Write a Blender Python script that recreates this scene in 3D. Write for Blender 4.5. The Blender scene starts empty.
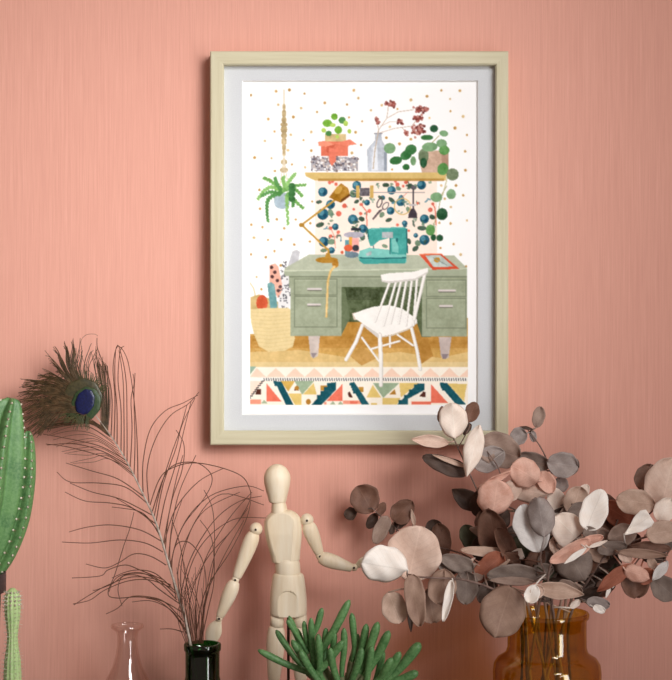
import bpy, bmesh, math, random
import numpy as np
from mathutils import Vector, Matrix, noise

# ------------------------------------------------------------------ camera, light, exposure
SC = bpy.context.scene
CZ = 1.45            # camera height
CD = 1.60            # camera distance from the wall
PX = 0.001006        # metres per photo pixel on the wall
SHELF_Z = 1.035
cam_d = bpy.data.cameras.new('camera')
cam = bpy.data.objects.new('camera', cam_d)
SC.collection.objects.link(cam)
cam.location = (0, -CD, CZ)
cam.rotation_euler = (math.pi / 2, 0, 0)
cam_d.sensor_fit = 'HORIZONTAL'
cam_d.sensor_width = 36
cam_d.lens = 36 * CD / (672 * PX)
cam_d.clip_start = 0.05
SC.camera = cam

SC.view_settings.view_transform = 'Standard'
SC.view_settings.look = 'None'
SC.view_settings.gamma = 1
SC.view_settings.use_curve_mapping = False
SC.view_settings.exposure = 0.15

world = bpy.data.worlds.new('world')
SC.world = world
world.use_nodes = True
bg = world.node_tree.nodes['Background']
bg.inputs[0].default_value = (1.0, 0.74, 0.64, 1)
bg.inputs[1].default_value = 0.21

def area(name, loc, target, sx, sy, power, col):
    l = bpy.data.lights.new(name, 'AREA')
    l.shape = 'RECTANGLE'; l.size = sx; l.size_y = sy; l.energy = power; l.color = col
    o = bpy.data.objects.new(name, l)
    o.location = loc
    d = Vector(target) - Vector(loc)
    o.rotation_euler = d.to_track_quat('-Z', 'Y').to_euler()
    SC.collection.objects.link(o)
    return o
area('window_light', (0.98, -1.30, 1.22), (0.1, 0, 1.22), 0.26, 1.1, 6.6, (1.0, 1.0, 1.0))
def spot(name, loc, target, ang, power, soft, col):
    l = bpy.data.lights.new(name, 'SPOT')
    l.energy = power; l.spot_size = math.radians(ang); l.spot_blend = 1.0; l.shadow_soft_size = soft; l.color = col
    o = bpy.data.objects.new(name, l); o.location = loc
    o.rotation_euler = (Vector(target) - Vector(loc)).to_track_quat('-Z', 'Y').to_euler()
    SC.collection.objects.link(o)
spot('added_wall_spot', (0.6, -1.5, 2.2), (-0.20, 0, 1.59), 47, 50, 0.26, (1.0, 1.0, 0.99))  # three added spots shape the wall's brightness falloff; no ceiling lamps are known
spot('added_wall_spot', (0.6, -1.3, 1.75), (-0.34, 0, 1.46), 38, 45, 0.22, (1.0, 1.0, 0.98))
spot('added_wall_spot', (0.45, -1.5, 2.1), (-0.05, 0, 1.6), 28, 19, 0.26, (1.0, 1.0, 1.0))

# ------------------------------------------------------------------ helpers
def P(px, py, d=0.0):
    """point d metres in front of the wall, seen at photo position px, py"""
    k = PX * (CD - d) / CD
    return Vector(((px - 336) * k, -d, CZ + (340 - py) * k))
def S(d):            # metres per photo pixel at distance d in front of the wall
    return PX * (CD - d) / CD

def lin(c):
    out = []
    for v in c[:3]:
        v = v / 255
        out.append(v / 12.92 if v <= 0.04045 else ((v + 0.055) / 1.055) ** 2.4)
    return tuple(out)

class N:
    """small node helper"""
    def __init__(s, name):
        s.m = bpy.data.materials.new(name); s.m.use_nodes = True
        s.t = s.m.node_tree; s.b = s.t.nodes['Principled BSDF']
    def n(s, typ, **kw):
        x = s.t.nodes.new(typ)
        for k, v in kw.items():
            if k in x.inputs: x.inputs[k].default_value = v
            else: setattr(x, k, v)
        return x
    def l(s, a, b): s.t.links.new(a, b)
    def coords(s, scale=(1, 1, 1), src='Object'):
        tc = s.n('ShaderNodeTexCoord'); mp = s.n('ShaderNodeMapping')
        mp.inputs['Scale'].default_value = scale
        s.l(tc.outputs[src], mp.inputs['Vector']); return mp.outputs[0]
    def noise(s, vec, scale, detail=4, rough=0.55):
        x = s.n('ShaderNodeTexNoise'); x.inputs['Scale'].default_value = scale
        x.inputs['Detail'].default_value = detail; x.inputs['Roughness'].default_value = rough
        s.l(vec, x.inputs['Vector']); return x.outputs[0]
    def ramp(s, fac, stops):
        x = s.n('ShaderNodeValToRGB'); s.l(fac, x.inputs[0]); e = x.color_ramp.elements
        while len(e) < len(stops): e.new(0.5)
        for i, (p, c) in enumerate(stops):
            e[i].position = p
            e[i].color = (*c, 1) if not isinstance(c, (int, float)) else (c, c, c, 1)
        return x.outputs[0]
    def mix(s, fac, a, b, mode='MIX'):
        x = s.n('ShaderNodeMix', data_type='RGBA', blend_type=mode)
        for i, v in ((0, fac), (6, a), (7, b)):
            if hasattr(v, 'is_output'): s.l(v, x.inputs[i])
            elif i == 0: x.inputs[0].default_value = v
            else: x.inputs[i].default_value = (*v, 1)
        return x.outputs[2]
    def math(s, op, a, b=0.0):
        x = s.n('ShaderNodeMath', operation=op)
        for i, v in ((0, a), (1, b)):
            if hasattr(v, 'is_output'): s.l(v, x.inputs[i])
            else: x.inputs[i].default_value = v
        return x.outputs[0]
    def bump(s, h, strength=0.2, dist=0.001):
        x = s.n('ShaderNodeBump'); x.inputs['Strength'].default_value = strength
        x.inputs['Distance'].default_value = dist
        s.l(h, x.inputs['Height']); s.l(x.outputs[0], s.b.inputs['Normal'])
    def col(s, c):
        if hasattr(c, 'is_output'): s.l(c, s.b.inputs['Base Color'])
        else: s.b.inputs['Base Color'].default_value = (*c, 1)
    def set(s, **kw):
        for k, v in kw.items(): s.b.inputs[k.replace('_', ' ')].default_value = v
        return s

def link(name, me, mat, parent=None, smooth=True):
    o = bpy.data.objects.new(name, me); SC.collection.objects.link(o)
    for m in (mat if isinstance(mat, list) else [mat]): me.materials.append(m)
    if smooth: me.polygons.foreach_set('use_smooth', [True] * len(me.polygons))
    if parent is not None:
        o.parent = parent
        o.matrix_parent_inverse = Matrix.Translation(-parent.location)
    return o
def obj(name, bm, mat, parent=None, smooth=True):
    bmesh.ops.recalc_face_normals(bm, faces=bm.faces)
    me = bpy.data.meshes.new(name); bm.to_mesh(me); bm.free()
    return link(name, me, mat, parent, smooth)
def thing(name, label, cat, loc, group=None):
    o = bpy.data.objects.new(name, None); SC.collection.objects.link(o)
    o.location = loc; o.empty_display_size = 0.02
    o['label'] = label; o['category'] = cat
    if group: o['group'] = group
    return o

def box(bm, lo, hi):
    v = [bm.verts.new((x, y, z)) for x in (lo[0], hi[0]) for y in (lo[1], hi[1]) for z in (lo[2], hi[2])]
    for f in ((0, 1, 3, 2), (4, 6, 7, 5), (0, 4, 5, 1), (2, 3, 7, 6), (0, 2, 6, 4), (1, 5, 7, 3)):
        bm.faces.new([v[i] for i in f])
    return v

def smooth_path(pts, n=6):
    """Catmull-Rom through a list of Vectors"""
    if len(pts) < 3: return list(pts)
    out = []
    for i in range(len(pts) - 1):
        p0 = pts[max(i - 1, 0)]; p1 = pts[i]; p2 = pts[i + 1]; p3 = pts[min(i + 2, len(pts) - 1)]
        for k in range(n):
            t = k / n
            out.append(0.5 * ((2 * p1) + (p2 - p0) * t + (2 * p0 - 5 * p1 + 4 * p2 - p3) * t * t + (3 * p1 - p0 - 3 * p2 + p3) * t ** 3))
    out.append(pts[-1]); return out

def tube(bm, pts, r, seg=6, flat=1.0, cap=True, ribs=0, ribd=0.0, rot=0.0, up=None):
    """tube along pts, r constant or list; flat squashes the section, ribs lobes it"""
    n = len(pts); rr = r if isinstance(r, (list, tuple)) else [r] * n
    rings = []; ref = Vector(up) if up else Vector((0, 1, 0))
    for i, p in enumerate(pts):
        a = pts[max(i - 1, 0)]; b = pts[min(i + 1, n - 1)]
        t = (b - a)
        if t.length < 1e-9: t = Vector((0, 0, 1))
        t.normalize()
        v = ref - t * ref.dot(t)
        if v.length < 1e-3: v = Vector((1, 0, 0)) - t * t.x
        v.normalize(); u = v.cross(t)
        ring = []
        for k in range(seg):
            A = 2 * math.pi * k / seg + rot
            q = rr[i]
            if ribs: q *= 1 - ribd * (0.5 - 0.5 * math.cos(ribs * (A - rot))) ** 0.7
            ring.append(bm.verts.new(p + u * math.cos(A) * q + v * math.sin(A) * q * flat))
        rings.append(ring)
    for i in range(n - 1):
        for k in range(seg):
            k2 = (k + 1) % seg
            bm.faces.new((rings[i][k], rings[i][k2], rings[i + 1][k2], rings[i + 1][k]))
    if cap:
        bm.faces.new(rings[0][::-1]); bm.faces.new(rings[-1])
    return rings

def lathe(bm, c, prof, seg=48, closed=False):
    """prof: list of (r, z) world heights around the vertical axis through c"""
    rings = []
    for r, z in prof:
        if r < 1e-6: rings.append([bm.verts.new((c[0], c[1], z))])
        else: rings.append([bm.verts.new((c[0] + r * math.cos(2 * math.pi * k / seg), c[1] + r * math.sin(2 * math.pi * k / seg), z)) for k in range(seg)])
    idx = list(range(len(rings) - 1))
    for i in idx:
        A, B = rings[i], rings[i + 1]
        for k in range(seg):
            k2 = (k + 1) % seg
            if len(A) == 1 and len(B) == 1: continue
            if len(A) == 1: bm.faces.new((A[0], B[k], B[k2]))
            elif len(B) == 1: bm.faces.new((A[k], A[k2], B[0]))
            else: bm.faces.new((A[k], A[k2], B[k2], B[k]))
    if closed:
        A, B = rings[-1], rings[0]
        for k in range(seg):
            k2 = (k + 1) % seg; bm.faces.new((A[k], A[k2], B[k2], B[k]))

def turned(bm, p0, p1, prof, seg=24, flat=1.0, side=(0, 1, 0)):
    """turned wood piece from p0 to p1; prof: list of (t, radius)"""
    pts = [p0.lerp(p1, t) for t, _ in prof]
    d = (p1 - p0).normalized()
    rf = Vector(side); v = (rf - d * rf.dot(d)).normalized(); u = v.cross(d)
    rings = []
    for (t, r), p in zip(prof, pts):
        rings.append([bm.verts.new(p + u * math.cos(2 * math.pi * k / seg) * r + v * math.sin(2 * math.pi * k / seg) * r * flat) for k in range(seg)])
    for i in range(len(rings) - 1):
        for k in range(seg):
            k2 = (k + 1) % seg
            bm.faces.new((rings[i][k], rings[i][k2], rings[i + 1][k2], rings[i + 1][k]))
    bm.faces.new(rings[0][::-1]); bm.faces.new(rings[-1])
def ball(bm, c, r, seg=20):
    bmesh.ops.create_uvsphere(bm, u_segments=seg, v_segments=seg // 2, radius=r, matrix=Matrix.Translation(c))

# ------------------------------------------------------------------ setting
m = N('salmon_wall_paint')
v = m.coords((1, 1, 1))
fib = m.noise(m.coords((900, 900, 22)), 1.0, 3, 0.6)
fib2 = m.noise(m.coords((430, 430, 9)), 1.0, 2, 0.5)
big = m.noise(v, 2.2, 3)
hh = m.math('ADD', m.math('MULTIPLY', fib, 0.5), m.math('MULTIPLY', fib2, 0.45))
c0 = m.ramp(hh, [(0.28, lin((218, 158, 141))), (0.52, lin((228, 168, 150))), (0.70, lin((236, 178, 161)))])
c1 = m.mix(m.ramp(big, [(0.3, 0.0), (0.75, 0.35)]), c0, lin((225, 163, 146)))
m.col(c1); m.set(Roughness=0.62, Specular_IOR_Level=0.25)
m.bump(hh, 0.35, 0.0009)
M_WALL = m.m
bm = bmesh.new(); box(bm, (-1.6, 0, 0), (1.6, 0.1, 2.8))
w = obj('wall_back', bm, M_WALL, smooth=False); w['kind'] = 'structure'

m = N('dark_shelf_wood')
g = m.noise(m.coords((6, 90, 90)), 1.0, 5)
m.col(m.ramp(g, [(0.3, lin((58, 36, 26))), (0.7, lin((84, 54, 38)))])); m.set(Roughness=0.5); m.bump(g, 0.1)
M_SHELF = m.m
bm = bmesh.new(); box(bm, (-0.75, -0.38, SHELF_Z - 0.03), (0.75, 0.0, SHELF_Z))
bmesh.ops.bevel(bm, geom=bm.edges[:], offset=0.003, segments=2, affect='EDGES')
sh = obj('trim_1', bm, M_SHELF, smooth=False); sh['kind'] = 'structure'

# ------------------------------------------------------------------ framed print
# the printed illustration is drawn into a flat grid of ink colours (photo px units on the paper)
AX0, AY0, AX1, AY1, RS = 240.0, 78.0, 480.0, 417.0, 2
AW, AH = int((AX1 - AX0) * RS), int((AY1 - AY0) * RS)
rng = np.random.RandomState(5)
ART = np.ones((AH, AW, 3)) * 253.0
def fnoise(cell):
    gh, gw = int(AH / (cell * RS)) + 3, int(AW / (cell * RS)) + 3
    g = rng.rand(gh, gw) - 0.5
    yy = np.arange(AH) / (cell * RS); xx = np.arange(AW) / (cell * RS)
    y0 = yy.astype(int); x0 = xx.astype(int); fy = (yy - y0)[:, None]; fx = (xx - x0)[None, :]
    fy = fy * fy * (3 - 2 * fy); fx = fx * fx * (3 - 2 * fx)
    a = g[y0][:, x0]; b = g[y0][:, x0 + 1]; c = g[y0 + 1][:, x0]; d = g[y0 + 1][:, x0 + 1]
    return a * (1 - fx) * (1 - fy) + b * fx * (1 - fy) + c * (1 - fx) * fy + d * fx * fy
WASH = fnoise(7) * 0.6 + fnoise(2.2) * 0.5 + fnoise(0.9) * 0.35
def paint(mask, sl, col, wash=22, a=1.0):
    c = np.array(col, float)[None, None, :] + WASH[sl][:, :, None] * wash
    ART[sl] = np.where(mask[:, :, None], ART[sl] * (1 - a) + c * a, ART[sl])
def region(x0, y0, x1, y1):
    i0 = max(int((x0 - AX0) * RS) - 1, 0); i1 = min(int((x1 - AX0) * RS) + 2, AW)
    j0 = max(int((y0 - AY0) * RS) - 1, 0); j1 = min(int((y1 - AY0) * RS) + 2, AH)
    if i1 <= i0 or j1 <= j0: return None
    X, Y = np.meshgrid(AX0 + (np.arange(i0, i1) + 0.5) / RS, AY0 + (np.arange(j0, j1) + 0.5) / RS)
    return (slice(j0, j1), slice(i0, i1)), X, Y
def poly(col, pts, wash=22, a=1.0):
    xs = [p[0] for p in pts]; ys = [p[1] for p in pts]
    r = region(min(xs), min(ys), max(xs), max(ys))
    if not r: return
    sl, X, Y = r; ins = np.zeros(X.shape, bool)
    for i in range(len(pts)):
        (xa, ya), (xb, yb) = pts[i], pts[i - 1]
        if ya == yb: continue
        ins ^= ((ya > Y) != (yb > Y)) & (X < (xb - xa) * (Y - ya) / (yb - ya) + xa)
    paint(ins, sl, col, wash, a)
def ell(col, cx, cy, rx, ry=None, rot=0, wash=22, a=1.0):
    ry = ry or rx; R = max(rx, ry)
    r = region(cx - R, cy - R, cx + R, cy + R)
    if not r: return
    sl, X, Y = r; c, s = math.cos(math.radians(rot)), math.sin(math.radians(rot))
    u = ((X - cx) * c + (Y - cy) * s) / rx; v_ = (-(X - cx) * s + (Y - cy) * c) / ry
    paint(u * u + v_ * v_ <= 1, sl, col, wash, a)
def line(col, pts, w=1.0, wash=14, a=1.0):
    for (xa, ya), (xb, yb) in zip(pts, pts[1:]):
        r = region(min(xa, xb) - w, min(ya, yb) - w, max(xa, xb) + w, max(ya, yb) + w)
        if not r: continue
        sl, X, Y = r; L2 = (xb - xa) ** 2 + (yb - ya) ** 2 + 1e-9
        t = np.clip(((X - xa) * (xb - xa) + (Y - ya) * (yb - ya)) / L2, 0, 1)
        paint((X - xa - t * (xb - xa)) ** 2 + (Y - ya - t * (yb - ya)) ** 2 <= (w / 2) ** 2, sl, col, wash, a)
def rect(col, x0, y0, x1, y1, **k): poly(col, [(x0, y0), (x1, y0), (x1, y1), (x0, y1)], **k)
def z1(*p): return [(230 + u / 5.17, 70 + v / 5.17) for u, v in p]
def z2(*p): return [(350 + u / 5.17, 70 + v / 5.17) for u, v in p]
def z3(*p): return [(230 + u / 5.17, 190 + v / 5.17) for u, v in p]
def z4(*p): return [(350 + u / 5.17, 190 + v / 5.17) for u, v in p]
def z5(*p): return [(230 + u / 5.17, 300 + v / 5.17) for u, v in p]
def z6(*p): return [(350 + u / 5.17, 300 + v / 5.17) for u, v in p]
def ez(f, col, u, v, ru, rv=None, rot=0, **k):
    (x, y), = f((u, v)); ell(col, x, y, ru / 5.17, (rv or ru) / 5.17, rot, **k)
rr = random.Random(3)
GOLD = (196, 154, 88); GOLDL = (216, 186, 134)
# polka dots of the wallpaper
for (x, y) in z1((108,130),(238,110),(385,122),(490,170),(605,178),(250,180),(368,197),(450,217),(328,243),(198,254),(230,318),(315,335),(380,362),(180,367),(420,320),(300,415),(420,417),(127,453),(215,456),(320,488),(388,503),(232,522),(152,620),(205,568),(640,105),(307,103),(650,322),(615,245),(630,428)) \
    + z2((43,145),(108,208),(165,182),(245,202),(315,155),(398,136),(472,105),(568,107),(518,150),(519,213),(411,248),(585,240),(543,300),(605,336),(63,265),(28,322),(57,388),(188,350),(256,382),(206,294),(595,421),(597,518),(315,358),(472,597),(548,597),(585,648),(10,430),(218,515)) \
    + z3((155,97),(242,152),(340,152),(168,192),(280,198),(124,247),(196,258),(265,256),(332,282),(413,266),(230,316),(185,347),(108,333),(138,450),(262,390),(162,513),(370,28),(415,172),(425,60),(110,180)) \
    + z4((522,88),(605,158),(520,173),(462,170),(536,280),(468,300),(572,334),(600,395),(490,45)):
    ell(GOLD if rr.random() < .7 else GOLDL, x, y, rr.uniform(1.05, 1.5), wash=50)
# peach flower panel behind the desk
rect((252, 233, 219), 315, 179, 437, 256, wash=8)
TE, TE2, CO, GR, GR2 = (42, 98, 118), (84, 140, 158), (222, 112, 92), (118, 142, 116), (70, 92, 76)
for f, lst in ((z3, [(480,10,24),(520,75,23),(480,125,29),(635,152,25),(545,190,17),(485,268,26),(525,312,17),(640,20,20)]),
               (z4, [(88,65,15),(20,155,22),(210,108,20),(262,62,22),(68,200,22),(385,150,23),(283,172,14),(385,258,26),(170,40,12),(340,235,12)]),
               (z2, [(35,597,23),(370,595,23),(215,622,22),(265,660,13)])):
    for u, v, r in lst:
        (x, y), = f((u, v)); r /= 5.17
        ell(TE, x, y, r, wash=50); ell(TE2, x - r * .25, y - r * .25, r * .5, wash=40); ell((30, 72, 96), x + r * .35, y + r * .3, r * .35)
for f, lst in ((z3, [(460,62,16,9),(520,118,14,20),(465,180,22,12),(525,268,20,14),(485,312,18,10),(655,60,14,9),(600,20,16,10)]),
               (z4, [(215,52,20,10),(165,128,12,16),(200,155,18,10),(425,140,16,12),(372,197,24,12),(430,245,14,16),(350,275,14,16),(305,265,10,16),(338,303,18,12),(60,150,16,12),(28,200,22,8),(65,245,13,16),(180,290,16,9),(300,100,10,14)]),
               (z2, [(185,595,18,11),(250,612,14,11),(310,600,14,14),(60,640,12,12),(335,605,10,16),(15,640,14,18),(160,660,18,8)])):
    for u, v, a_, b_ in lst:
        ez(f, GR if rr.random() < .5 else GR2, u, v, a_, b_, rr.uniform(-40, 40), wash=40)
for _ in range(46):
    x, y = rr.uniform(318, 434), rr.uniform(182, 252)
    if rr.random() < .5 and 340 < x < 400 and y > 222: continue
    cl_ = rr.choice([GR, GR2, (98, 128, 110), TE2, (150, 170, 150)])
    for q in range(2): ell(cl_, x + rr.uniform(-2, 2), y + rr.uniform(-2, 2), rr.uniform(1.2, 2.6), rr.uniform(.6, 1.2), rr.uniform(0, 180), wash=50, a=.8)
line((232, 150, 130), z3((545,300), (540,240), (520,197)), .8); line((232, 150, 130), z3((540,250), (562,218)), .7)
line((222, 112, 92), z4((88,185), (85,110), (58,75)), 1.0); line(CO, z4((85,120), (100,108)), .9)
line(CO, z4((445,180), (440,95), (428,72)), 1.0); line((232,150,130), z4((270, 40), (300, 10)), .7)
for f, lst in ((z3, [(592,82,12),(562,122,14),(520,197,9),(560,218,9),(520,238,9),(580,323,8),(640,100,7)]),
               (z4, [(58,75,9),(100,108,10),(55,122,9),(415,103,12),(350,68,7),(245,180,8),(303,210,7),(428,72,8)]),
               (z2, [(245,592,11),(290,580,10),(235,575,8),(275,600,7)])):
    for u, v, r in lst: ez(f, CO, u, v, r, wash=40)
for u, v in ((515,582),(548,590),(530,575)): ez(z1, CO, u, v, 9)
# wooden floor
poly((208, 165, 92), [(250, 334), (290, 334), (300, 318), (468, 318), (468, 370), (250, 370)], wash=26)
for y, c in ((336, (190,140,68)), (340, (184,134,62)), (344, (192,142,70)), (348, (205,160,88))):
    rect(c, 250, y, 468, y + 4, wash=34)
rect((186, 136, 62), 340, 319, 430, 338, wash=34)
poly((222, 190, 128), [(250, 352), (300, 350), (345, 357), (400, 352), (440, 358), (468, 352), (468, 370), (250, 370)], wash=24)
rect((228, 202, 148), 250, 362, 468, 368, wash=16)
poly((182, 132, 62), z6((330,150), (400,190), (430,290), (370,330)), wash=30)
poly((196, 150, 82), z6((0,290), (60,240), (140,300), (60,340)), wash=30)
# rug
rect((252, 243, 228), 250, 367, 468, 405, wash=8)
poly((150, 178, 158), z5((104,345), (135,345), (104,385)))
for i in range(-1, 12):
    cx = 275.8 + 19.3 * i
    poly((248, 214, 192), [(max(cx - 9.6, 250), 377), (min(cx + 9.6, 468), 377), (cx, 368)] if cx < 466 else [(459,377),(468,377),(468,369)], wash=10)
poly((253, 226, 208), z5((104,420), (150,395), (200,395), (104,500)), wash=8)
CR, TL, MU, SG, BR = (238, 120, 96), (28, 88, 100), (230, 200, 120), (158, 178, 148), (84, 44, 34)
def r1(*p): return [(240 + u / 5.6, 355 + v / 5.6) for u, v in p]
def r2(*p): return [(350 + u / 5.6, 355 + v / 5.6) for u, v in p]
def serr(f, pts):            # serrated teal band of the weave
    poly(TL, f(*pts), wash=34)
    (x0, y0), (x1, y1) = pts[0], pts[-1]
    for q in range(4):
        t = (q + .4) / 4; u, v = x0 + (x1 - x0) * t, y0 + (y1 - y0) * t
        poly(TL, f((u - 9, v - 7), (u + 9, v - 7), (u + 9, v + 8), (u - 9, v + 8)), wash=34)
CRL = (242, 158, 132)
poly(CR, r1((148,158), (148,260), (232,260)), wash=20); serr(r1, [(195,148), (232,148), (300,280), (258,280), (205,170)])
poly((218,178,92), r1((228,146), (308,146), (270,205)), wash=30); poly(MU, r1((270,215), (344,215), (344,280), (308,280)), wash=20)
poly(SG, r1((305,146), (415,146), (348,222)), wash=24); poly(MU, r1((352,222), (412,156), (430,222)), wash=20)
poly(BR, r1((302,198), (318,170), (330,198)), wash=10); ell((176,122,44), 240 + 318 / 5.6, 355 + 186 / 5.6, 2.2, wash=20)
rect((188,138,58), 240 + 452 / 5.6, 355 + 172 / 5.6, 240 + 486 / 5.6, 355 + 200 / 5.6, wash=30); ell((176,122,44), 240 + 383 / 5.6, 355 + 262 / 5.6, 2.4, 2.8, wash=20)
serr(r1, [(505,156), (538,152), (538,195), (455,280), (400,280), (430,245)]); poly(CR, r1((574,162), (574,258), (482,258)), wash=20)
rect(CRL, 250, 355 + 250 / 5.6, 240 + 118 / 5.6, 355 + 275 / 5.6, wash=12); rect(CRL, 240 + 576 / 5.6, 355 + 256 / 5.6, 364, 355 + 275 / 5.6, wash=12)
poly((168,182,150), r1((118,272), (135,250), (155,272)), wash=14); rect(CRL, 240 + 470 / 5.6, 355 + 264 / 5.6, 240 + 485 / 5.6, 355 + 278 / 5.6, wash=8)
for u in (505, 548): poly((168,182,150), r1((u, 276), (u + 15, 258), (u + 30, 276)), wash=12)
poly(BR, r1((85,222), (95,192), (118,190), (118,222)), wash=20); poly(BR, r1((603,212), (615,205), (632,238), (610,236)), wash=20)
serr(r1, [(618,154), (640,152), (700,240), (712,280), (680,250)]); serr(r2, [(5,158), (25,158), (108,278), (66,278), (30,215)])
poly((190,140,60), r2((46,180), (76,180), (76,208), (60,208)), wash=30)
poly(MU, r2((128,168), (175,238), (92,238)), wash=20); poly(SG, r2((130,158), (276,158), (186,240)), wash=24)
poly((186,134,56), r2((220,220), (250,190), (258,222)), wash=30); poly(MU, r2((276,158), (384,158), (285,238)), wash=20)
poly(MU, r2((182,242), (282,242), (262,278), (182,278)), wash=20); rect(MU, 350 + 118 / 5.6, 355 + 268 / 5.6, 350 + 150 / 5.6, 355 + 280 / 5.6, wash=14)
serr(r2, [(378,160), (418,160), (418,195), (325,245), (325,278), (265,278)]); poly(BR, r2((388,232), (410,205), (424,208), (422,236)), wash=20)
line((250,246,238), r2((360,240), (425,246)), 1.2); rect(CR, 350 + 345 / 5.6, 355 + 260 / 5.6, 350 + 455 / 5.6, 355 + 276 / 5.6, wash=14)
poly(CR, r2((455,165), (455,268), (548,268)), wash=20); serr(r2, [(512,158), (545,158), (650,278), (595,278), (525,195)])
poly(MU, r2((546,160), (656,162), (645,210), (640,262)), wash=20); poly(CR, r2((0, 256), (45, 262), (40, 274), (0, 274)), wash=12)
rect((248, 246, 240), 250, 377.3, 468, 381.2, wash=4)
for i in range(88):
    x = 264 + i * 2.34
    if x < 467: line((70, 66, 66) if i % 3 else (110, 104, 100), [(x, 378.2), (x + .5, 380.8)], .9)
for i in range(9): line((60, 56, 56), [(263.5 - i * 1.6, 381 + i * 2.1), (261.4 - i * 1.6, 381.6 + i * 2.1)], 1.1)
# macrame hanger and fern
line((214, 198, 168), [(284, 90), (284, 104)], .8)
for y0, y1, w_ in ((104,110,3),(110,117,4.4),(117,123,5),(123,126,7.5),(126,133,6.6),(133,138,6),(138,145,5.4),(145,150,4.4),(150,156,3.4),(160,164,6.5),(168,172,8)):
    ell((190, 168, 126), 284, (y0 + y1) / 2, w_ / 2, (y1 - y0) / 2 + .6, wash=70)
for x in (281.5, 284, 286.5): line((222, 208, 180), [(284, 155), (x, 175), (x + (x - 284), 192)], .8)
rect((176, 192, 200), 274, 193, 290, 203, wash=46); ell((168, 186, 198), 282, 203, 7.6, 6, wash=46)
def frond(pts, col, r=2.7):
    P_ = smooth_path([Vector((a, b, 0)) for a, b in pts], 7)
    for i, p in enumerate(P_):
        s = 1 - .35 * i / len(P_)
        ell(col, p.x, p.y, r * s, r * .6 * s, 40 if i % 2 else -50, wash=44)
FG = [(142, 192, 112), (120, 174, 96), (92, 150, 84)]
for i, pts in enumerate([[(282,192),(272,187),(264,191),(258,199)],[(282,190),(272,182),(264,178)],[(282,192),(277,184),(275,178)],[(284,190),(290,180),(295,174)],[(285,190),(294,186),(305,185)],[(276,194),(268,200),(267,211),(268,221)],[(287,196),(287,206),(288,224)],[(288,194),(294,200),(303,208)],[(280,194),(270,192),(262,196)],[(285,186),(283,180),(284,177)],[(288,188),(296,190),(302,196)],[(290,194),(293,200),(293,206)]]):
    frond(pts, FG[i % 3])
for y in (186, 190, 194, 199): ell((66, 118, 66), 292, y, 3.4, 3, wash=60)
# wall shelf with its things
rect((176, 172, 178), 311, 157, 358, 171, wash=30)
for _ in range(210):
    ell(rr.choice([(235,232,232),(150,146,154),(128,112,110),(202,186,178),(96,92,104),(245,245,245)]), rr.uniform(311, 358), rr.uniform(156.5, 171), rr.uniform(.7, 1.5), wash=10)
rect((206, 182, 132), 325, 134, 346, 142, wash=40)
poly((224, 120, 94), z1((470,370), (612,370), (610,445), (470,445)), wash=26)
poly((238, 146, 118), z1((455,372), (490,366), (540,385), (500,398), (458,392)), wash=26)
poly((232, 132, 106), z1((540,380), (620,358), (655,384), (600,392)), wash=26)
poly((206, 98, 74), z1((500,395), (545,385), (520,430), (500,425)), wash=26)
poly((228, 124, 100), z1((512,400), (548,410), (548,470), (525,498), (512,470)), wash=26)
for u, v, a_, b_, c in ((540,241,17,17,1),(503,275,24,19,1),(580,260,18,18,2),(560,310,19,20,1),(598,276,12,14,0),(510,328,16,14,2),(484,312,12,12,0),(617,317,10,12,0),(532,285,14,10,0),(555,345,10,9,0)):
    ez(z1, [(178, 208, 96), (116, 172, 60), (80, 138, 74)][c], u, v, a_, b_, wash=36)
poly((196, 202, 212), z2((130,325), (163,325), (165,362), (190,405), (190,525), (92,525), (88,410), (128,365)), wash=50)
poly((228, 232, 238), z2((120,400), (140,380), (145,520), (112,520)), wash=20); rect((150, 158, 170), 384, 152, 387, 171, wash=30)
line((140, 140, 148), z2((128,328), (166,328)), 1.2); line((196,178,160), z2((120,510), (128,420), (148,310)), 1.1)
for pts in ([(148,310),(190,250),(250,216),(330,205)],[(190,250),(196,210),(198,180)],[(160,290),(205,268),(250,268)],[(155,325),(230,302),(320,290),(345,255)],[(148,310),(142,280),(140,258)],[(270,298),(290,325)]):
    line((206, 188, 174), z2(*pts), .8)
for u, v, w_, h_ in ((213,176,30,15),(362,204,44,20),(348,250,34,16),(260,266,22,13),(354,305,40,30),(288,331,12,14),(140,257,12,20),(190,172,9,6),(395,206,14,8)):
    for _ in range(int(w_ * h_ / 22) + 4):
        ez(z2, rr.choice([(150,78,70),(178,112,104),(112,54,50),(196,140,130)]), u + rr.gauss(0, .42) * w_, v + rr.gauss(0, .42) * h_, 6.5, wash=16)
poly((206, 174, 152), z2((362,420), (508,415), (508,530), (372,530), (358,470)), wash=34)
poly((180, 144, 124), z2((470,415), (510,412), (508,530), (480,530)), wash=30)
line((180, 168, 120), z2((370,430), (420,380), (460,340)), .9)
line((196, 190, 150), z2((505,500), (500,570), (478,650)), 1.0); line((186, 180, 140), z4((500,-20), (470,30), (455,120), (425,200)), .9)
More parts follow.
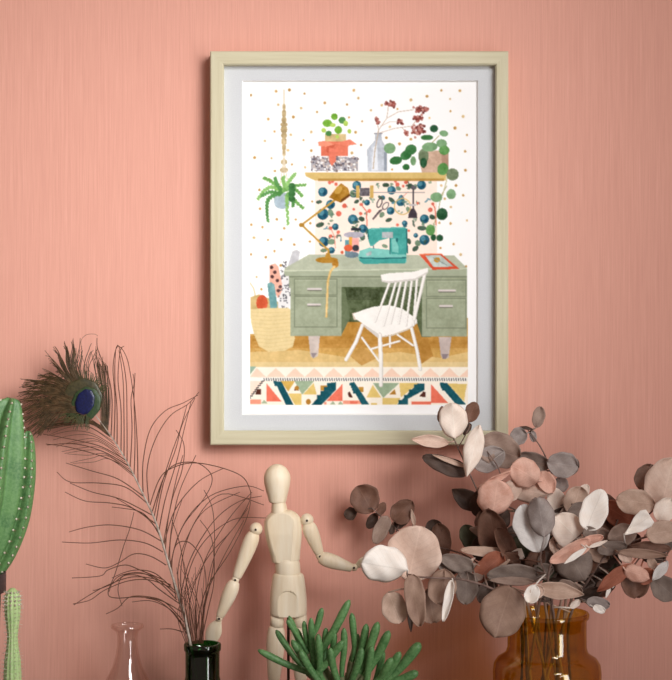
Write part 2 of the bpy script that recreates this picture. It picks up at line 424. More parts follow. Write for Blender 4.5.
# shelf board
poly((216, 186, 118), z1((388,530), (672,530), (672,570), (440,572), (390,548)), wash=20)
poly((216, 186, 118), z2((0,530), (500,530), (495,570), (0,570)), wash=20)
rect((182, 142, 74), 318, 178.6, 444, 181, wash=20)
GL = [(122, 162, 118), (60, 116, 66), (40, 84, 54), (96, 150, 84), (112, 128, 98)]
for u, v, a_, b_, r_, c in ((205,405,30,27,0,0),(315,412,30,26,-20,1),(290,440,30,24,-30,1),(237,468,32,21,-10,1),(290,502,18,16,0,1),(327,470,14,24,0,0),(380,445,27,38,0,4),(412,398,40,24,-5,0),(474,380,27,22,10,0),(487,415,27,24,0,3),(434,303,21,19,0,2),(485,328,22,16,10,0),(398,349,32,14,0,1),(480,512,28,32,20,3),(530,540,32,31,0,4),(445,655,30,22,-10,0),(523,642,24,26,0,0),(380,480,18,26,0,2)):
    ez(z2, GL[c], u, v, a_, b_, r_, wash=40)
for u, v, a_, b_, c in ((447,38,30,24,0),(522,22,22,24,0),(476,125,29,31,2),(416,207,24,28,3),(464,248,18,17,2),(432,246,13,17,2)):
    ez(z4, GL[c], u, v, a_, b_, 0, wash=40)
# rail with hanging tools
line((176, 164, 160), z2((20,633), (385,633)), 1.0)
for u in (40, 112): rect((206, 170, 96), 350 + (u - 9) / 5.17, 185.5, 350 + (u + 9) / 5.17, 198, wash=20)
rect((104, 98, 104), 360, 188, 369.5, 196, wash=80)
def ring(col, cx, cy, rx, ry, w_, rot=0):
    c, s = math.cos(math.radians(rot)), math.sin(math.radians(rot))
    line(col, [(cx + rx * math.cos(t) * c - ry * math.sin(t) * s, cy + rx * math.cos(t) * s + ry * math.sin(t) * c) for t in [k * math.pi / 9 for k in range(19)]], w_)
ring((86, 76, 78), 379.5, 203, 2.2, 4.6, 1.1, 20); ring((120, 108, 108), 385.5, 206, 2.4, 4.2, 1.0, 38)
poly((78, 66, 70), z4((165,100), (150,105), (114,150), (128,148)), wash=20); line((120,108,108), z4((172,95), (120,152)), 1)
ring((214, 184, 120), 402.5, 206.5, 8.2, 8, 1.1)
line((74, 68, 76), [(413, 186), (413.4, 212)], 1.6); poly((70, 62, 70), z4((300,145), (305,118), (318,95), (332,95), (345,118), (348,145)), wash=30); rect((196,188,190), 409, 204, 416, 206, wash=10)
rect((96, 90, 96), 411, 186, 416, 189, wash=40)
# basket with rolls
line((214, 190, 140), [(250, 283), (253.5, 288), (255, 294), (254, 300)], 1)
poly((206, 178, 122), z3((105,555), (150,540), (200,560), (305,600), (305,620), (105,620)), wash=30)
ell((205, 90, 58), 262, 303, 5.8, 8, wash=34)
poly((204, 204, 208), z3((322,318), (345,308), (362,320), (355,362), (310,420), (300,390)), wash=34)
poly((234, 232, 232), z3((262,440), (300,392), (318,440), (308,615), (248,615), (250,560)), wash=10)
poly((238, 178, 158), z3((205,388), (235,380), (250,395), (268,480), (268,520), (248,560), (205,480)), wash=24)
for u, v in ((215,400),(245,468),(218,448),(250,520),(232,425),(260,500)): ez(z3, (90, 62, 62), u, v, 9, wash=30)
poly((116, 164, 166), z3((193,485), (212,475), (230,490), (246,600), (238,616), (208,616)), wash=40)
for _ in range(80):
    u, v = rr.uniform(252, 314), rr.uniform(370, 612)
    if u > 262 or v > 500: ez(z3, (92, 92, 98), u, v, 3.6)
poly((230, 208, 156), z5((105,48), (180,42), (300,40), (328,60), (335,200), (325,240), (285,262), (200,268), (150,240), (125,180), (108,110)), wash=14)
for k in range(11): line((214, 188, 132), [(251.5 + k * .35, 312 + k * 3.7), (270, 313 + k * 3.8), (292.5, 311.5 + k * 3.6)], .6, a=.6)
# desk
poly((182, 188, 166), [(309, 254.5), (454.5, 255.5), (467, 268), (467, 272), (284, 272), (285, 268)], wash=22)
poly((168, 176, 152), [(284, 270.5), (467, 268.5), (467, 276), (284.5, 276)], wash=16)
poly((204, 210, 186), [(284, 270.2), (467, 268.2), (467, 269.2), (284, 271.4)], wash=10)
rect((156, 164, 140), 289, 276, 467, 288, wash=20)
rect((84, 96, 66), 341, 287, 424, 322, wash=60); rect((150, 158, 134), 341, 279, 424, 286.5, wash=20)
rect((70, 80, 54), 346, 289, 380, 300, wash=60)
poly((104, 116, 86), [(336, 284), (345, 289), (350, 318), (341, 336)], wash=30)
poly((92, 104, 74), z6((340,100), (370,190), (420,190), (420,-70), (350,-70)), wash=40)
rect((160, 168, 143), 290.5, 277, 341.5, 336, wash=26); rect((158, 166, 140), 422, 276, 467, 336.5, wash=26)
rect((128, 136, 112), 289, 276, 467, 277.4, wash=16)
for x0, y0, x1, y1 in ((294.5,279,337,295),(294.5,296.5,337,327),(426.5,280,466,296.5),(426.5,298.5,466,328)):
    line((126, 134, 110), [(x0, y0), (x1, y0), (x1, y1), (x0, y1), (x0, y0)], 1.0); line((178, 186, 160), [(x0 + 1, y0 + 1.2), (x1 - 1, y0 + 1.2)], .7)
for x0, x1, y in ((308,321,289),(308,320,304.5),(439,455,290.5),(440,452,306)):
    line((112, 112, 96), [(x0, y + 1.4), (x1, y + 1.4)], 1.4); line((216, 206, 204), [(x0, y), (x1, y)], 1.6)
poly((206, 192, 184), z5((405,186), (465,186), (455,290), (430,302), (416,290)), wash=26); poly((150, 138, 140), z5((418,275), (450,275), (430,302)), wash=20)
poly((196, 180, 174), z6((458,190), (525,190), (510,300), (480,305), (470,290)), wash=26); poly((140, 126, 130), z6((474,280), (510,280), (495,306), (480,306)), wash=20)
# desk lamp
line((194, 150, 66), z3((508,330), (510,312), (370,180), (545,50)), 1.9); ez(z3, (176, 130, 48), 370, 181, 14, 11)
ez(z3, (176, 128, 48), 500, 362, 58, 16, wash=30); poly((186, 138, 56), z3((488,355), (498,325), (516,325), (522,355)), wash=20)
poly((168, 120, 42), z3((512,38), (545,-5), (575,-35), (610,-10), (622,30), (590,55), (572,66), (540,52)), wash=50)
poly((104, 62, 26), z3((572,66), (622,30), (618,20), (575,48)), wash=20); ez(z3, (200, 156, 74), 560, 0, 16, 24, 35)
ez(z3, (176, 122, 44), 545, 382, 17, 20, wash=50); line((222, 186, 118), z3((540,395), (520,420), (506,470), (503,540), (498,655)), 2.2, wash=50)
line((236, 208, 150), z3((504,480), (502,560), (497,650)), .8)
# notions beside the machine
ez(z3, (176, 172, 184), 640, 232, 52, 16, wash=40); rect((96, 150, 160), 345, 240, 350, 256, wash=40); rect((222, 160, 66), 349, 237, 352.5, 250, wash=30)
rect((236, 168, 160), 352, 238, 359, 252, wash=30); ez(z3, (214, 92, 58), 612, 300, 22, 18); ez(z3, (58, 58, 66), 650, 300, 18, 16); ez(z3, (118, 138, 150), 630, 335, 36, 16, wash=50)
ez(z3, (206, 96, 66), 580, 322, 8); rect((50, 52, 60), 351, 228, 361, 230.5, wash=20)
# sewing machine
SM, SMD, SML = (72, 162, 154), (38, 104, 106), (126, 198, 188)
poly(SML, z4((50,315), (100,298), (210,310), (292,325), (292,375), (60,378), (42,350)), wash=24)
poly(SM, z4((60,350), (292,350), (285,380), (70,382), (45,362)), wash=24); line(SMD, z4((50,350), (150,354), (288,350)), 1.1)
poly(SM, z4((88,205), (110,197), (270,190), (296,200), (297,310), (290,335), (212,330), (203,248), (150,262), (120,288), (105,290), (95,260)), wash=34)
poly(SML, z4((215,255), (232,250), (250,290), (250,325), (218,320)), wash=24); line(SMD, z4((206,250), (208,330)), 1.0); line(SML, z4((110,202), (180,196), (270,194)), .9)
line(SMD, z4((90,200), (96,250)), 1.3); rect((176, 182, 184), 382, 232, 393, 238, wash=40); ez(z4, SMD, 243, 258, 6, 10); line(SMD, z4((292,205), (297,325)), 1.2)
line((90, 108, 116), z4((122,288), (122,302)), .8); poly((170, 178, 180), z4((80,330), (110,315), (112,335), (90,342)), wash=40); ez(z4, (44,96,110), 284, 185, 10, 8)
# book on the desk
poly((212, 82, 54), z4((355,330), (470,328), (566,408), (428,413)), wash=24); poly((236, 132, 96), z4((355,330), (470,328), (480,333), (362,336)), wash=20)
poly((188, 198, 192), z4((388,338), (466,336), (536,396), (432,399)), wash=50); ez(z4, (190, 142, 52), 450, 361, 16, 13, wash=40); line((128,142,140), z4((430,350), (500,388)), .7)
# chair
WH, WS = (246, 243, 238), (214, 208, 202)
def wl(pts, w_): line(WS, [(a + .35, b) for a, b in pts], w_ + .5, wash=6); line(WH, pts, w_ * .8, wash=6)
wl(z6((205,180), (205,242)), 1.6); wl(z6((60,195), (148,315)), 1.7); wl(z6((112,252), (255,212)), 1.7); wl(z6((245,180), (325,235)), 1.7)
poly((206, 190, 170), z6((10,68), (40,62), (60,100), (20,104)), wash=30)
wl(z6((62,130), (30,215), (-22,308)), 3.2); wl(z6((315,140), (345,260), (362,358)), 3.0)
poly(WH, z6((15,72), (70,50), (120,35), (200,26), (270,44), (345,98), (346,116), (300,148), (220,178), (170,187), (130,165), (70,125), (30,98)), wash=10)
line(WS, z6((346,118), (300,152), (220,182), (170,190), (130,168), (70,128)), 1.1)
wl(z6((152,180), (158,300), (158,440)), 3.8); poly(WS, z6((60,128), (130,166), (150,180), (148,200)), wash=8)
for a_, b_ in (((203,478), (128,680)), ((236,476), (172,700)), ((262,474), (208,690)), ((290,470), (250,690)), ((318,468), (288,700)), ((345,462), (326,700)), ((386,430), (330,670))):
    wl(z4(a_, b_), 2.0 if a_[0] < 380 else 2.8)
poly(WS, z4((158,442), (200,434), (330,426), (402,404), (402,430), (335,468), (200,482), (165,474)), wash=8)
poly(WH, z4((160,438), (200,430), (330,422), (402,402), (402,422), (335,458), (200,472), (165,466)), wash=8)
for ax in (0, 1):
    ART = ART * .5 + np.roll(ART, 1, ax) * .25 + np.roll(ART, -1, ax) * .25
ART = np.clip(ART, 0, 255)
# sheet edges of the illustration stay white paper
for sl in ((slice(0, AH), slice(0, int((250 - AX0) * RS))), (slice(0, AH), slice(int((468.2 - AX0) * RS), AW)), (slice(int((405 - AY0) * RS), AH), slice(0, AW))):
    ART[sl] = 253.0

def L3(d, px, py):   # point on a plane d in front of the wall as measured on the frame
    return P(px, py, d)
FD = 0.024           # frame front distance from the wall
k = S(FD)
fx0, fx1, fz0, fz1 = P(210, 0, FD).x, P(508.5, 0, FD).x, P(0, 445, FD).z, P(0, 51, FD).z
ix0, ix1, iz0, iz1 = P(223.5, 0, FD).x, P(496, 0, FD).x, P(0, 431, FD).z, P(0, 64.5, FD).z
MD, PD = 0.0135, 0.0105
px0, px1, pz0, pz1 = P(242, 0, MD).x, P(478, 0, MD).x, P(0, 415, MD).z, P(0, 80.5, MD).z
picture = thing('picture_frame', 'pale wooden frame with light grey mat around an illustration of a sewing desk', 'picture frame', ((fx0 + fx1) / 2, -0.012, fz0))

m = N('pale_ash_wood')
tc = m.n('ShaderNodeTexCoord')
def grain(scale):
    mp = m.n('ShaderNodeMapping'); mp.inputs['Scale'].default_value = scale
    m.l(tc.outputs['UV'], mp.inputs['Vector']); return m.noise(mp.outputs[0], 1.0, 5, 0.6)
g1 = grain((14, 420, 1)); g2 = grain((5, 90, 1))
gg = m.math('ADD', m.math('MULTIPLY', g1, .5), m.math('MULTIPLY', g2, .5))
m.col(m.ramp(gg, [(0.3, lin((194, 185, 152))), (0.55, lin((208, 201, 172))), (0.75, lin((216, 211, 186)))])); m.set(Roughness=0.55, Specular_IOR_Level=0.3); m.bump(g1, 0.12, 0.0004)
M_FRAME = m.m
def rail(a0, a1, b0, b1, name):
    """mitred rail: outer edge a0-a1, inner edge b0-b1 (x, z pairs)"""
    bm = bmesh.new(); uvl = bm.loops.layers.uv.new('UVMap')
    yb, yf = -0.0005, -FD
    bev = 0.0012
    o0, o1, i0, i1 = Vector((a0[0], 0, a0[1])), Vector((a1[0], 0, a1[1])), Vector((b0[0], 0, b0[1])), Vector((b1[0], 0, b1[1]))
    d = (o1 - o0).normalized()
    prof = []   # (blend outer to inner, y)
    W = 0.0134
    for s, y in ((0, yb), (0, yf + bev), (0.09, yf), (0.92, yf), (1.0, yf + bev), (1.0, -0.006), (0.6, -0.006), (0.6, yb)):
        prof.append((s, y))
    r0 = [bm.verts.new((*(o0.lerp(i0, s)),)) for s, y in prof]; r1 = [bm.verts.new((*(o1.lerp(i1, s)),)) for s, y in prof]
    for (s, y), v0, v1 in zip(prof, r0, r1): v0.co.y = y; v1.co.y = y
    n = len(prof)
    for i in range(n):
        j = (i + 1) % n; bm.faces.new((r0[i], r0[j], r1[j], r1[i]))
    bm.faces.new(r0[::-1]); bm.faces.new(r1)
    cn = Vector((0, 1, 0)).cross(d)
    for f in bm.faces:
        for lp in f.loops:
            q = lp.vert.co; lp[uvl].uv = ((q - o0).dot(d), (q - o0).dot(cn) + q.y)
    return obj(name, bm, M_FRAME, picture, smooth=False)
rail((fx0, fz1), (fx1, fz1), (ix0, iz1), (ix1, iz1), 'frame_rail')
rail((fx1, fz0), (fx0, fz0), (ix1, iz0), (ix0, iz0), 'frame_rail')
rail((fx0, fz0), (fx0, fz1), (ix0, iz0), (ix0, iz1), 'frame_rail')
rail((fx1, fz1), (fx1, fz0), (ix1, iz1), (ix1, iz0), 'frame_rail')

m = N('grey_mat_board')
g = m.noise(m.coords((1, 1, 1)), 900, 2)
m.col(m.ramp(g, [(0.3, lin((204, 207, 211))), (0.7, lin((210, 213, 217)))])); m.set(Roughness=0.9, Specular_IOR_Level=0.1)
M_MAT = m.m
m = N('white_mat_core'); m.col(lin((244, 244, 242))); m.set(Roughness=0.9, Specular_IOR_Level=0.1); M_CORE = m.m
bm = bmesh.new()
e = 0.004
def ringv(x0, x1, z0, z1, y): return [bm.verts.new(c) for c in ((x0, y, z0), (x1, y, z0), (x1, y, z1), (x0, y, z1))]
A = ringv(ix0 - e, ix1 + e, iz0 - e, iz1 + e, -MD); B = ringv(px0, px1, pz0, pz1, -MD)
C_ = ringv(px0 + .0012, px1 - .0012, pz0 + .0012, pz1 - .0012, -PD - .0002); D = ringv(ix0 - e, ix1 + e, iz0 - e, iz1 + e, -PD - .0002)
cores = []
for a, b, core in ((A, B, 0), (B, C_, 1), (C_, D, 0), (D, A, 0)):
    for i in range(4):
        j = (i + 1) % 4; f = bm.faces.new((a[i], a[j], b[j], b[i])); f.material_index = core
obj('mat_board', bm, [M_MAT, M_CORE], picture, smooth=False)

m = N('printed_paper')
at = m.n('ShaderNodeAttribute', attribute_name='ink')
m.col(at.outputs['Color']); m.set(Roughness=0.85, Specular_IOR_Level=0.08)
M_PRINT = m.m
gx = np.array([P(AX0 + (i + .5) / RS, 0, PD).x for i in range(AW)]); gz = np.array([P(0, AY0 + (j + .5) / RS, PD).z for j in range(AH)])
co = np.zeros((AH, AW, 3)); co[:, :, 0] = gx[None, :]; co[:, :, 1] = -PD; co[:, :, 2] = gz[:, None]
i, j = np.meshgrid(np.arange(AW - 1), np.arange(AH - 1)); b0 = (j * AW + i).ravel()
fc = np.stack([b0, b0 + AW, b0 + AW + 1, b0 + 1], 1)
me = bpy.data.meshes.new('illustration')
me.vertices.add(AW * AH); me.vertices.foreach_set('co', co.ravel())
me.loops.add(fc.size); me.loops.foreach_set('vertex_index', fc.ravel().astype(np.int32))
me.polygons.add(len(fc)); me.polygons.foreach_set('loop_start', np.arange(0, fc.size, 4, dtype=np.int32))
me.polygons.foreach_set('loop_total', np.full(len(fc), 4, dtype=np.int32))
me.update(calc_edges=True)
ca = me.color_attributes.new('ink', 'FLOAT_COLOR', 'POINT')
a = ART / 255; a = np.where(a <= 0.04045, a / 12.92, ((a + 0.055) / 1.055) ** 2.4) * 0.97
ca.data.foreach_set('color', np.concatenate([a, np.ones((AH, AW, 1))], 2).ravel().astype(np.float32))
link('illustration', me, M_PRINT, picture, smooth=False)
bm = bmesh.new(); box(bm, (ix0 - e, -PD + .0004, iz0 - e), (ix1 + e, -0.003, iz1 + e))
m = N('backing_board'); m.col(lin((150, 120, 90))); m.set(Roughness=.9)
obj('backing_board', bm, m.m, picture, smooth=False)

# ------------------------------------------------------------------ glass
def glass(name, tint, edge, spec=0.9, rough=0.02, ior=1.5):
    """thin-walled coloured glass: tint through the face, deeper tint where the wall is seen edge on"""
    m = N(name); t = m.t; t.nodes.remove(m.b)
    out = t.nodes['Material Output']
    lw = m.n('ShaderNodeLayerWeight', Blend=0.42)
    tr = m.n('ShaderNodeBsdfTransparent'); m.l(m.mix(m.math('POWER', lw.outputs['Facing'], 2.2), tint, edge), tr.inputs[0])
    gl = m.n('ShaderNodeBsdfGlossy', Roughness=rough); gl.inputs[0].default_value = (spec, spec, spec, 1)
    lw2 = m.n('ShaderNodeLayerWeight', Blend=0.5)
    frs = m.math('ADD', m.math('MULTIPLY', m.math('POWER', lw2.outputs['Facing'], 5.0), 0.30), ((ior - 1) / (ior + 1)) ** 2 * 1.5)
    mx = m.n('ShaderNodeMixShader'); m.l(frs, mx.inputs[0]); m.l(tr.outputs[0], mx.inputs[1]); m.l(gl.outputs[0], mx.inputs[2])
    m.l(mx.outputs[0], out.inputs['Surface']); return m.m
def ZP(py, d): return P(0, py, d).z

def glass_vessel(part, c, outer, th, mat, parent, floor_th=0.004):
    bm = bmesh.new()
    inner = [(max(r - th, 0.0005), z) for r, z in outer if z > SHELF_Z + floor_th]
    inner = inner[::-1] if outer[0][1] < outer[-1][1] else inner
    prof = [(0, SHELF_Z + .0002)] + outer + inner + [(0, SHELF_Z + floor_th)]
    lathe(bm, c, prof, 64)
    return obj(part, bm, mat, parent)

# clear pink bottle
M_CLEAR = glass('clear_glass', (0.985, 0.965, 0.955), (0.84, 0.74, 0.69), 1.0)
d = 0.085; c = P(127.3, 0, d); k = S(d)
out = [(r * k, ZP(y, d) if y else z) for r, y, z in (
    (24, 0, SHELF_Z + .0002), (27, 0, SHELF_Z + .003), (28, 740, 0), (28, 700, 0), (26, 690, 0), (21, 679, 0), (15, 667, 0), (11.5, 655, 0), (10.2, 645, 0), (10, 636, 0), (11, 631.5, 0), (14, 629, 0), (16.2, 627.5, 0), (16.4, 625.6, 0), (15.6, 624.6, 0))]
bt = thing('glass_bottle', 'clear glass bottle with a flared lip, left of the dark green bottle', 'bottle', (c.x, c.y, SHELF_Z))
glass_vessel('bottle_body', c, out, 1.5 * k, M_CLEAR, bt)

# dark green bottle
M_GREEN = glass('dark_green_glass', (0.10, 0.32, 0.12), (0.03, 0.12, 0.04), 1.0, 0.03, 1.5)
d = 0.10; c = P(202.5, 0, d); k = S(d); GBC = Vector((c.x, c.y, 0))
out = [(r * k, ZP(y, d) if y else z) for r, y, z in (
    (33, 0, SHELF_Z + .0002), (36, 0, SHELF_Z + .003), (37, 750, 0), (37, 720, 0), (34, 708, 0), (26, 697, 0), (19, 686, 0), (17, 676, 0), (17, 655, 0), (17.2, 651, 0), (18.4, 650, 0), (18.6, 644.5, 0), (18, 643.4, 0))]
gb = thing('green_bottle', 'dark green glass bottle holding the peacock feather', 'bottle', (c.x, c.y, SHELF_Z))
glass_vessel('bottle_body', c, out, 2.6 * k, M_GREEN, gb)

# amber vase
M_AMBER = glass('amber_glass', (0.86, 0.72, 0.28), (0.62, 0.42, 0.07), 1.0, 0.03, 1.5)
VD = 0.135; c = P(547, 0, VD); k = S(VD); VC = Vector((c.x, c.y, 0))
out = [(r * k, ZP(y, VD) if y else z) for r, y, z in (
    (46, 0, SHELF_Z + .0002), (51, 0, SHELF_Z + .004), (53, 735, 0), (53.5, 690, 0), (54, 672, 0), (53, 664, 0), (49.5, 658.5, 0), (44.5, 655.5, 0), (41, 652.5, 0), (39.4, 647, 0), (39.2, 630, 0), (39.4, 619, 0), (41.6, 617.4, 0), (42, 613.6, 0), (41, 612, 0))]
vs = thing('amber_vase', 'amber brown glass vase holding dried eucalyptus branches', 'vase', (c.x, c.y, SHELF_Z))
glass_vessel('vase_body', c, out, 2.2 * k, M_AMBER, vs)

# ------------------------------------------------------------------ wooden artist's mannequin
m = N('pale_birch')
g = m.noise(m.coords((260, 260, 26)), 1.0, 4); g2 = m.noise(m.coords((70, 70, 5)), 1.0, 3)
gg = m.math('ADD', m.math('MULTIPLY', g, .4), m.math('MULTIPLY', g2, .6))
m.col(m.ramp(gg, [(0.32, lin((228, 206, 172))), (0.52, lin((241, 225, 198))), (0.72, lin((248, 237, 216)))])); m.set(Roughness=0.42, Specular_IOR_Level=0.35); m.bump(g, 0.06, 0.0004)
M_BIRCH = m.m
m = N('dark_steel_pin'); m.col(lin((70, 60, 54))); m.set(Roughness=0.4, Metallic=0.8); M_PIN = m.m
MDP = 0.07; k = S(MDP)
def Q(x, y, dd=0.0): return P(x, y, MDP + dd)
c = Q(288, 0)
man = thing('wooden_mannequin', 'jointed pale wooden artist mannequin with both arms out, in front of the wall', 'mannequin', (c.x, c.y, SHELF_Z))
def part(name, p0, p1, prof, flat=1.0, parent=None, seg=28):
    L_ = [(t, r * k) for t, r in prof]
    bm = bmesh.new(); turned(bm, p0, p1, L_, seg, flat)
    return obj(name, bm, M_BIRCH, parent or man)
def sp(prof, n=5):
    q = smooth_path([Vector((t, r, 0)) for t, r in prof], n); return [(v.x, max(v.y, .2)) for v in q]
# head, neck, torso
head = part('head', Q(277, 464), Q(277.5, 502.5), sp([(0, .8), (.03, 5), (.12, 9.6), (.28, 12.8), (.45, 13.2), (.65, 11.8), (.85, 9.8), (.96, 8.8), (1, 8.0)]), .95)
part('neck', Q(278.5, 500.5), Q(279.5, 513), sp([(0, 6.2), (.3, 7.2), (.7, 8.0), (1, 8.4)]))
torso = part('torso', Q(281.5, 510.5), Q(286, 561.5), sp([(0, 7.5), (.03, 11.5), (.10, 15.6), (.2, 18.2), (.38, 18.6), (.6, 17.4), (.85, 15), (.97, 14.0), (1, 13.2)], 8), .72, seg=64)
part('waist', Q(287, 559), Q(288.3, 575.5), sp([(0, 10.8), (.2, 12.2), (.5, 12.6), (.85, 12.4), (1, 12)]), .85)
pelvis = part('pelvis', Q(288.3, 573), Q(288.3, 615.5), sp([(0, 13), (.06, 15.4), (.3, 17.2), (.6, 18.4), (.85, 18.6), (.96, 18.2), (1, 17)], 12), .72, seg=96)
def joint(name, c_, r):
    bm = bmesh.new(); ball(bm, c_, r * k); j = obj(name, bm, M_BIRCH, man)
    bm = bmesh.new(); q = c_ + Vector((0, -r * k, 0)); turned(bm, q + Vector((0, .001, 0)), q + Vector((0, -.0004, 0)), [(0, 1.3 * k), (1, 1.1 * k)], 12, side=(0, 0, 1))
    obj('pin', bm, M_PIN, j); return j
LIMB_U = [(0, 3.5), (.04, 5.8), (.18, 7.6), (.45, 7.4), (.75, 6.0), (.95, 4.8), (1, 4.0)]
LIMB_F = [(0, 4.0), (.05, 5.6), (.2, 7.2), (.45, 7.2), (.75, 5.6), (.95, 4.4), (1, 3.8)]
def carve(o, fn):
    me = o.data
    for v in me.vertices: fn(v.co)
    me.update(); me.set_sharp_from_angle(angle=math.radians(14))
tc_ = Q(284, 530)
def chest(c_):
    t = (c_.z - Q(0, 560).z) / (Q(0, 512).z - Q(0, 560).z)
    c_.y = max(c_.y, -MDP - (.0098 - .0028 * abs(t - .55)) - .10 * (c_.x - tc_.x))
carve(torso, chest)
pc_ = Q(288.3, 0)
def arch(c_):
    x = (c_.x - pc_.x) / (13.5 * k); z = (c_.z - Q(0, 616).z) / (27 * k)
    if z < math.sqrt(max(0, 1 - x * x)) : c_.y = max(c_.y, -MDP - .0100 - .08 * abs(c_.x - pc_.x))
carve(pelvis, arch)
# left of picture
joint('shoulder_joint', Q(256, 529), 6.6)
part('upper_arm', Q(254.6, 532), Q(236.5, 577.5), sp(LIMB_U), .9)
joint('elbow_joint', Q(235.4, 579.5), 4.0)
part('forearm', Q(235, 581), Q(219.8, 616.5), sp(LIMB_F), .9)
joint('wrist_joint', Q(219.3, 618.2), 3.5)
# right of picture
joint('shoulder_joint', Q(307.0, 520), 6.6)
part('upper_arm', Q(307.5, 523), Q(319.6, 554), sp([(t, r * .98) for t, r in LIMB_U]), .9)
joint('elbow_joint', Q(320, 556), 4.2)
part('forearm', Q(319, 557), Q(352, 568), sp([(t, r * 1.02) for t, r in LIMB_F]), .9)
joint('wrist_joint', Q(354, 567.4), 3.8)
def hand(p0, p1, w_, yaw):
    """paddle shaped mitten hand with a thumb, as on this kind of figure"""
    bm = bmesh.new(); dr = p1 - p0
    prof = sp([(0, .32), (.12, .5), (.35, .92), (.55, 1.0), (.78, .86), (.93, .55), (1, .12)])
    side = Vector((math.sin(yaw), math.cos(yaw), 0))
    turned(bm, p0, p1, [(t, r * w_ * k) for t, r in prof], 24, .34, side)
    return obj('hand', bm, M_BIRCH, man)
hand(Q(219.6, 619.5), Q(208.5, 643.5, -0.004), 8.6, 0.5)
hand(Q(355.6, 566.6), Q(374, 557.5, 0.006), 6.5, 2.5)
# legs (the feet stand on the round base below the picture)
HZ = ZP(615, MDP); FZ = SHELF_Z + 0.012
for s, x in ((-1, 277), (1, 300)):
    hip = Q(x, 617); kn = Vector((Q(x - 3 if s < 0 else x + 1, 0).x, hip.y - .004, (HZ + FZ) / 2 + .006)); an = Vector((kn.x + s * .002, hip.y + .004, FZ + .016))
    part('hip_block', Q(x, 614.5), Q(x, 627), [(0, 6.8), (.5, 7.0), (1, 6.8)])
    part('thigh', Q(x - .6, 626), kn, sp([(0, 6.6), (.08, 8.4), (.3, 9.4), (.6, 8.2), (.9, 6.4), (1, 5)]), .9)
    joint('knee_joint', kn + Vector((0, 0, -.002)), 4.6)
    part('shin', kn + Vector((0, 0, -.004)), an, sp([(0, 4.5), (.1, 6.6), (.35, 7.4), (.7, 5.6), (1, 4)]), .9)
    bm = bmesh.new(); turned(bm, Vector((an.x, an.y + .008, FZ + .0065)), Vector((an.x + s * .004, an.y - .036, FZ + .0045)), [(t, r * k) for t, r in sp([(0, 3), (.12, 7), (.35, 6.6), (.7, 6.4), (.92, 4.8), (1, 1.5)])], 20, .66, (0, 0, 1))
    for v in bm.verts: v.co.z = max(v.co.z, FZ)
    obj('foot', bm, M_BIRCH, man)
bm = bmesh.new(); lathe(bm, (Q(288, 0).x, -MDP - .004, 0), [(0, SHELF_Z + .0002), (.044, SHELF_Z + .0002), (.045, SHELF_Z + .002), (.045, SHELF_Z + .010), (.043, FZ), (0, FZ)], 48); obj('base', bm, M_BIRCH, man)
bm = bmesh.new(); tube(bm, [Vector((Q(288, 0).x, -MDP + .012, FZ - .002)), Vector((Q(288, 0).x, -MDP + .012, ZP(600, MDP)))], .0014, 8); obj('support_rod', bm, M_PIN, man)

# ------------------------------------------------------------------ peacock feather
random.seed(11)
def hsv_mat(name, stops, rough=.6, spec=.3, scale=200, bump=0):
    m = N(name); g = m.noise(m.coords((1, 1, 1)), scale, 3); m.col(m.ramp(g, [(0.32, lin(stops[0])), (0.68, lin(stops[1]))])); m.set(Roughness=rough, Specular_IOR_Level=spec)
    if bump: m.bump(g, bump, .0005)
    return m.m
M_BARB = hsv_mat('brown_barb', ((78, 48, 34), (110, 72, 52)))
M_BARB2 = hsv_mat('olive_barb', ((56, 46, 28), (98, 74, 50)), .45)
M_SHAFT = hsv_mat('pale_quill', ((150, 132, 118), (196, 184, 172)), .4)
fth = thing('peacock_feather', 'brown peacock feather with a blue eye, standing in the dark green bottle', 'feather', (GBC.x, GBC.y, ZP(700, .1)))
def fd(y):      # the feather leans back towards the wall as it rises
    return 0.10 - max(0, 645 - y) * 0.00022
shaft = [(95, 415), (104.6, 427), (119.5, 449), (133, 473.5), (143, 494), (153, 515), (160.5, 536), (170, 568), (180.5, 602), (185, 618), (189.5, 639), (194, 665), (199, 700)]
SP = smooth_path([P(x, y, fd(y)) for x, y in shaft], 5)
bm = bmesh.new(); tube(bm, SP, [0.0005 + 0.0011 * (i / (len(SP) - 1)) for i in range(len(SP))], 8); obj('shaft', bm, M_SHAFT, fth)
bbm = bmesh.new()
def barb(pts, r=.0005, bm=None, off=None, base=0.0):
    off = random.uniform(-.006, .006) if off is None else off; n_ = len(pts)
    V = [P(x, y, fd(min(y, 645)) + base + off * math.sin(math.pi * .8 * i / (n_ - 1))) for i, (x, y) in enumerate(pts)]
    q = smooth_path(V, 6)
    tube(bm or bbm, q, [r * (1.1 - .45 * i / len(q)) for i in range(len(q))], 5)
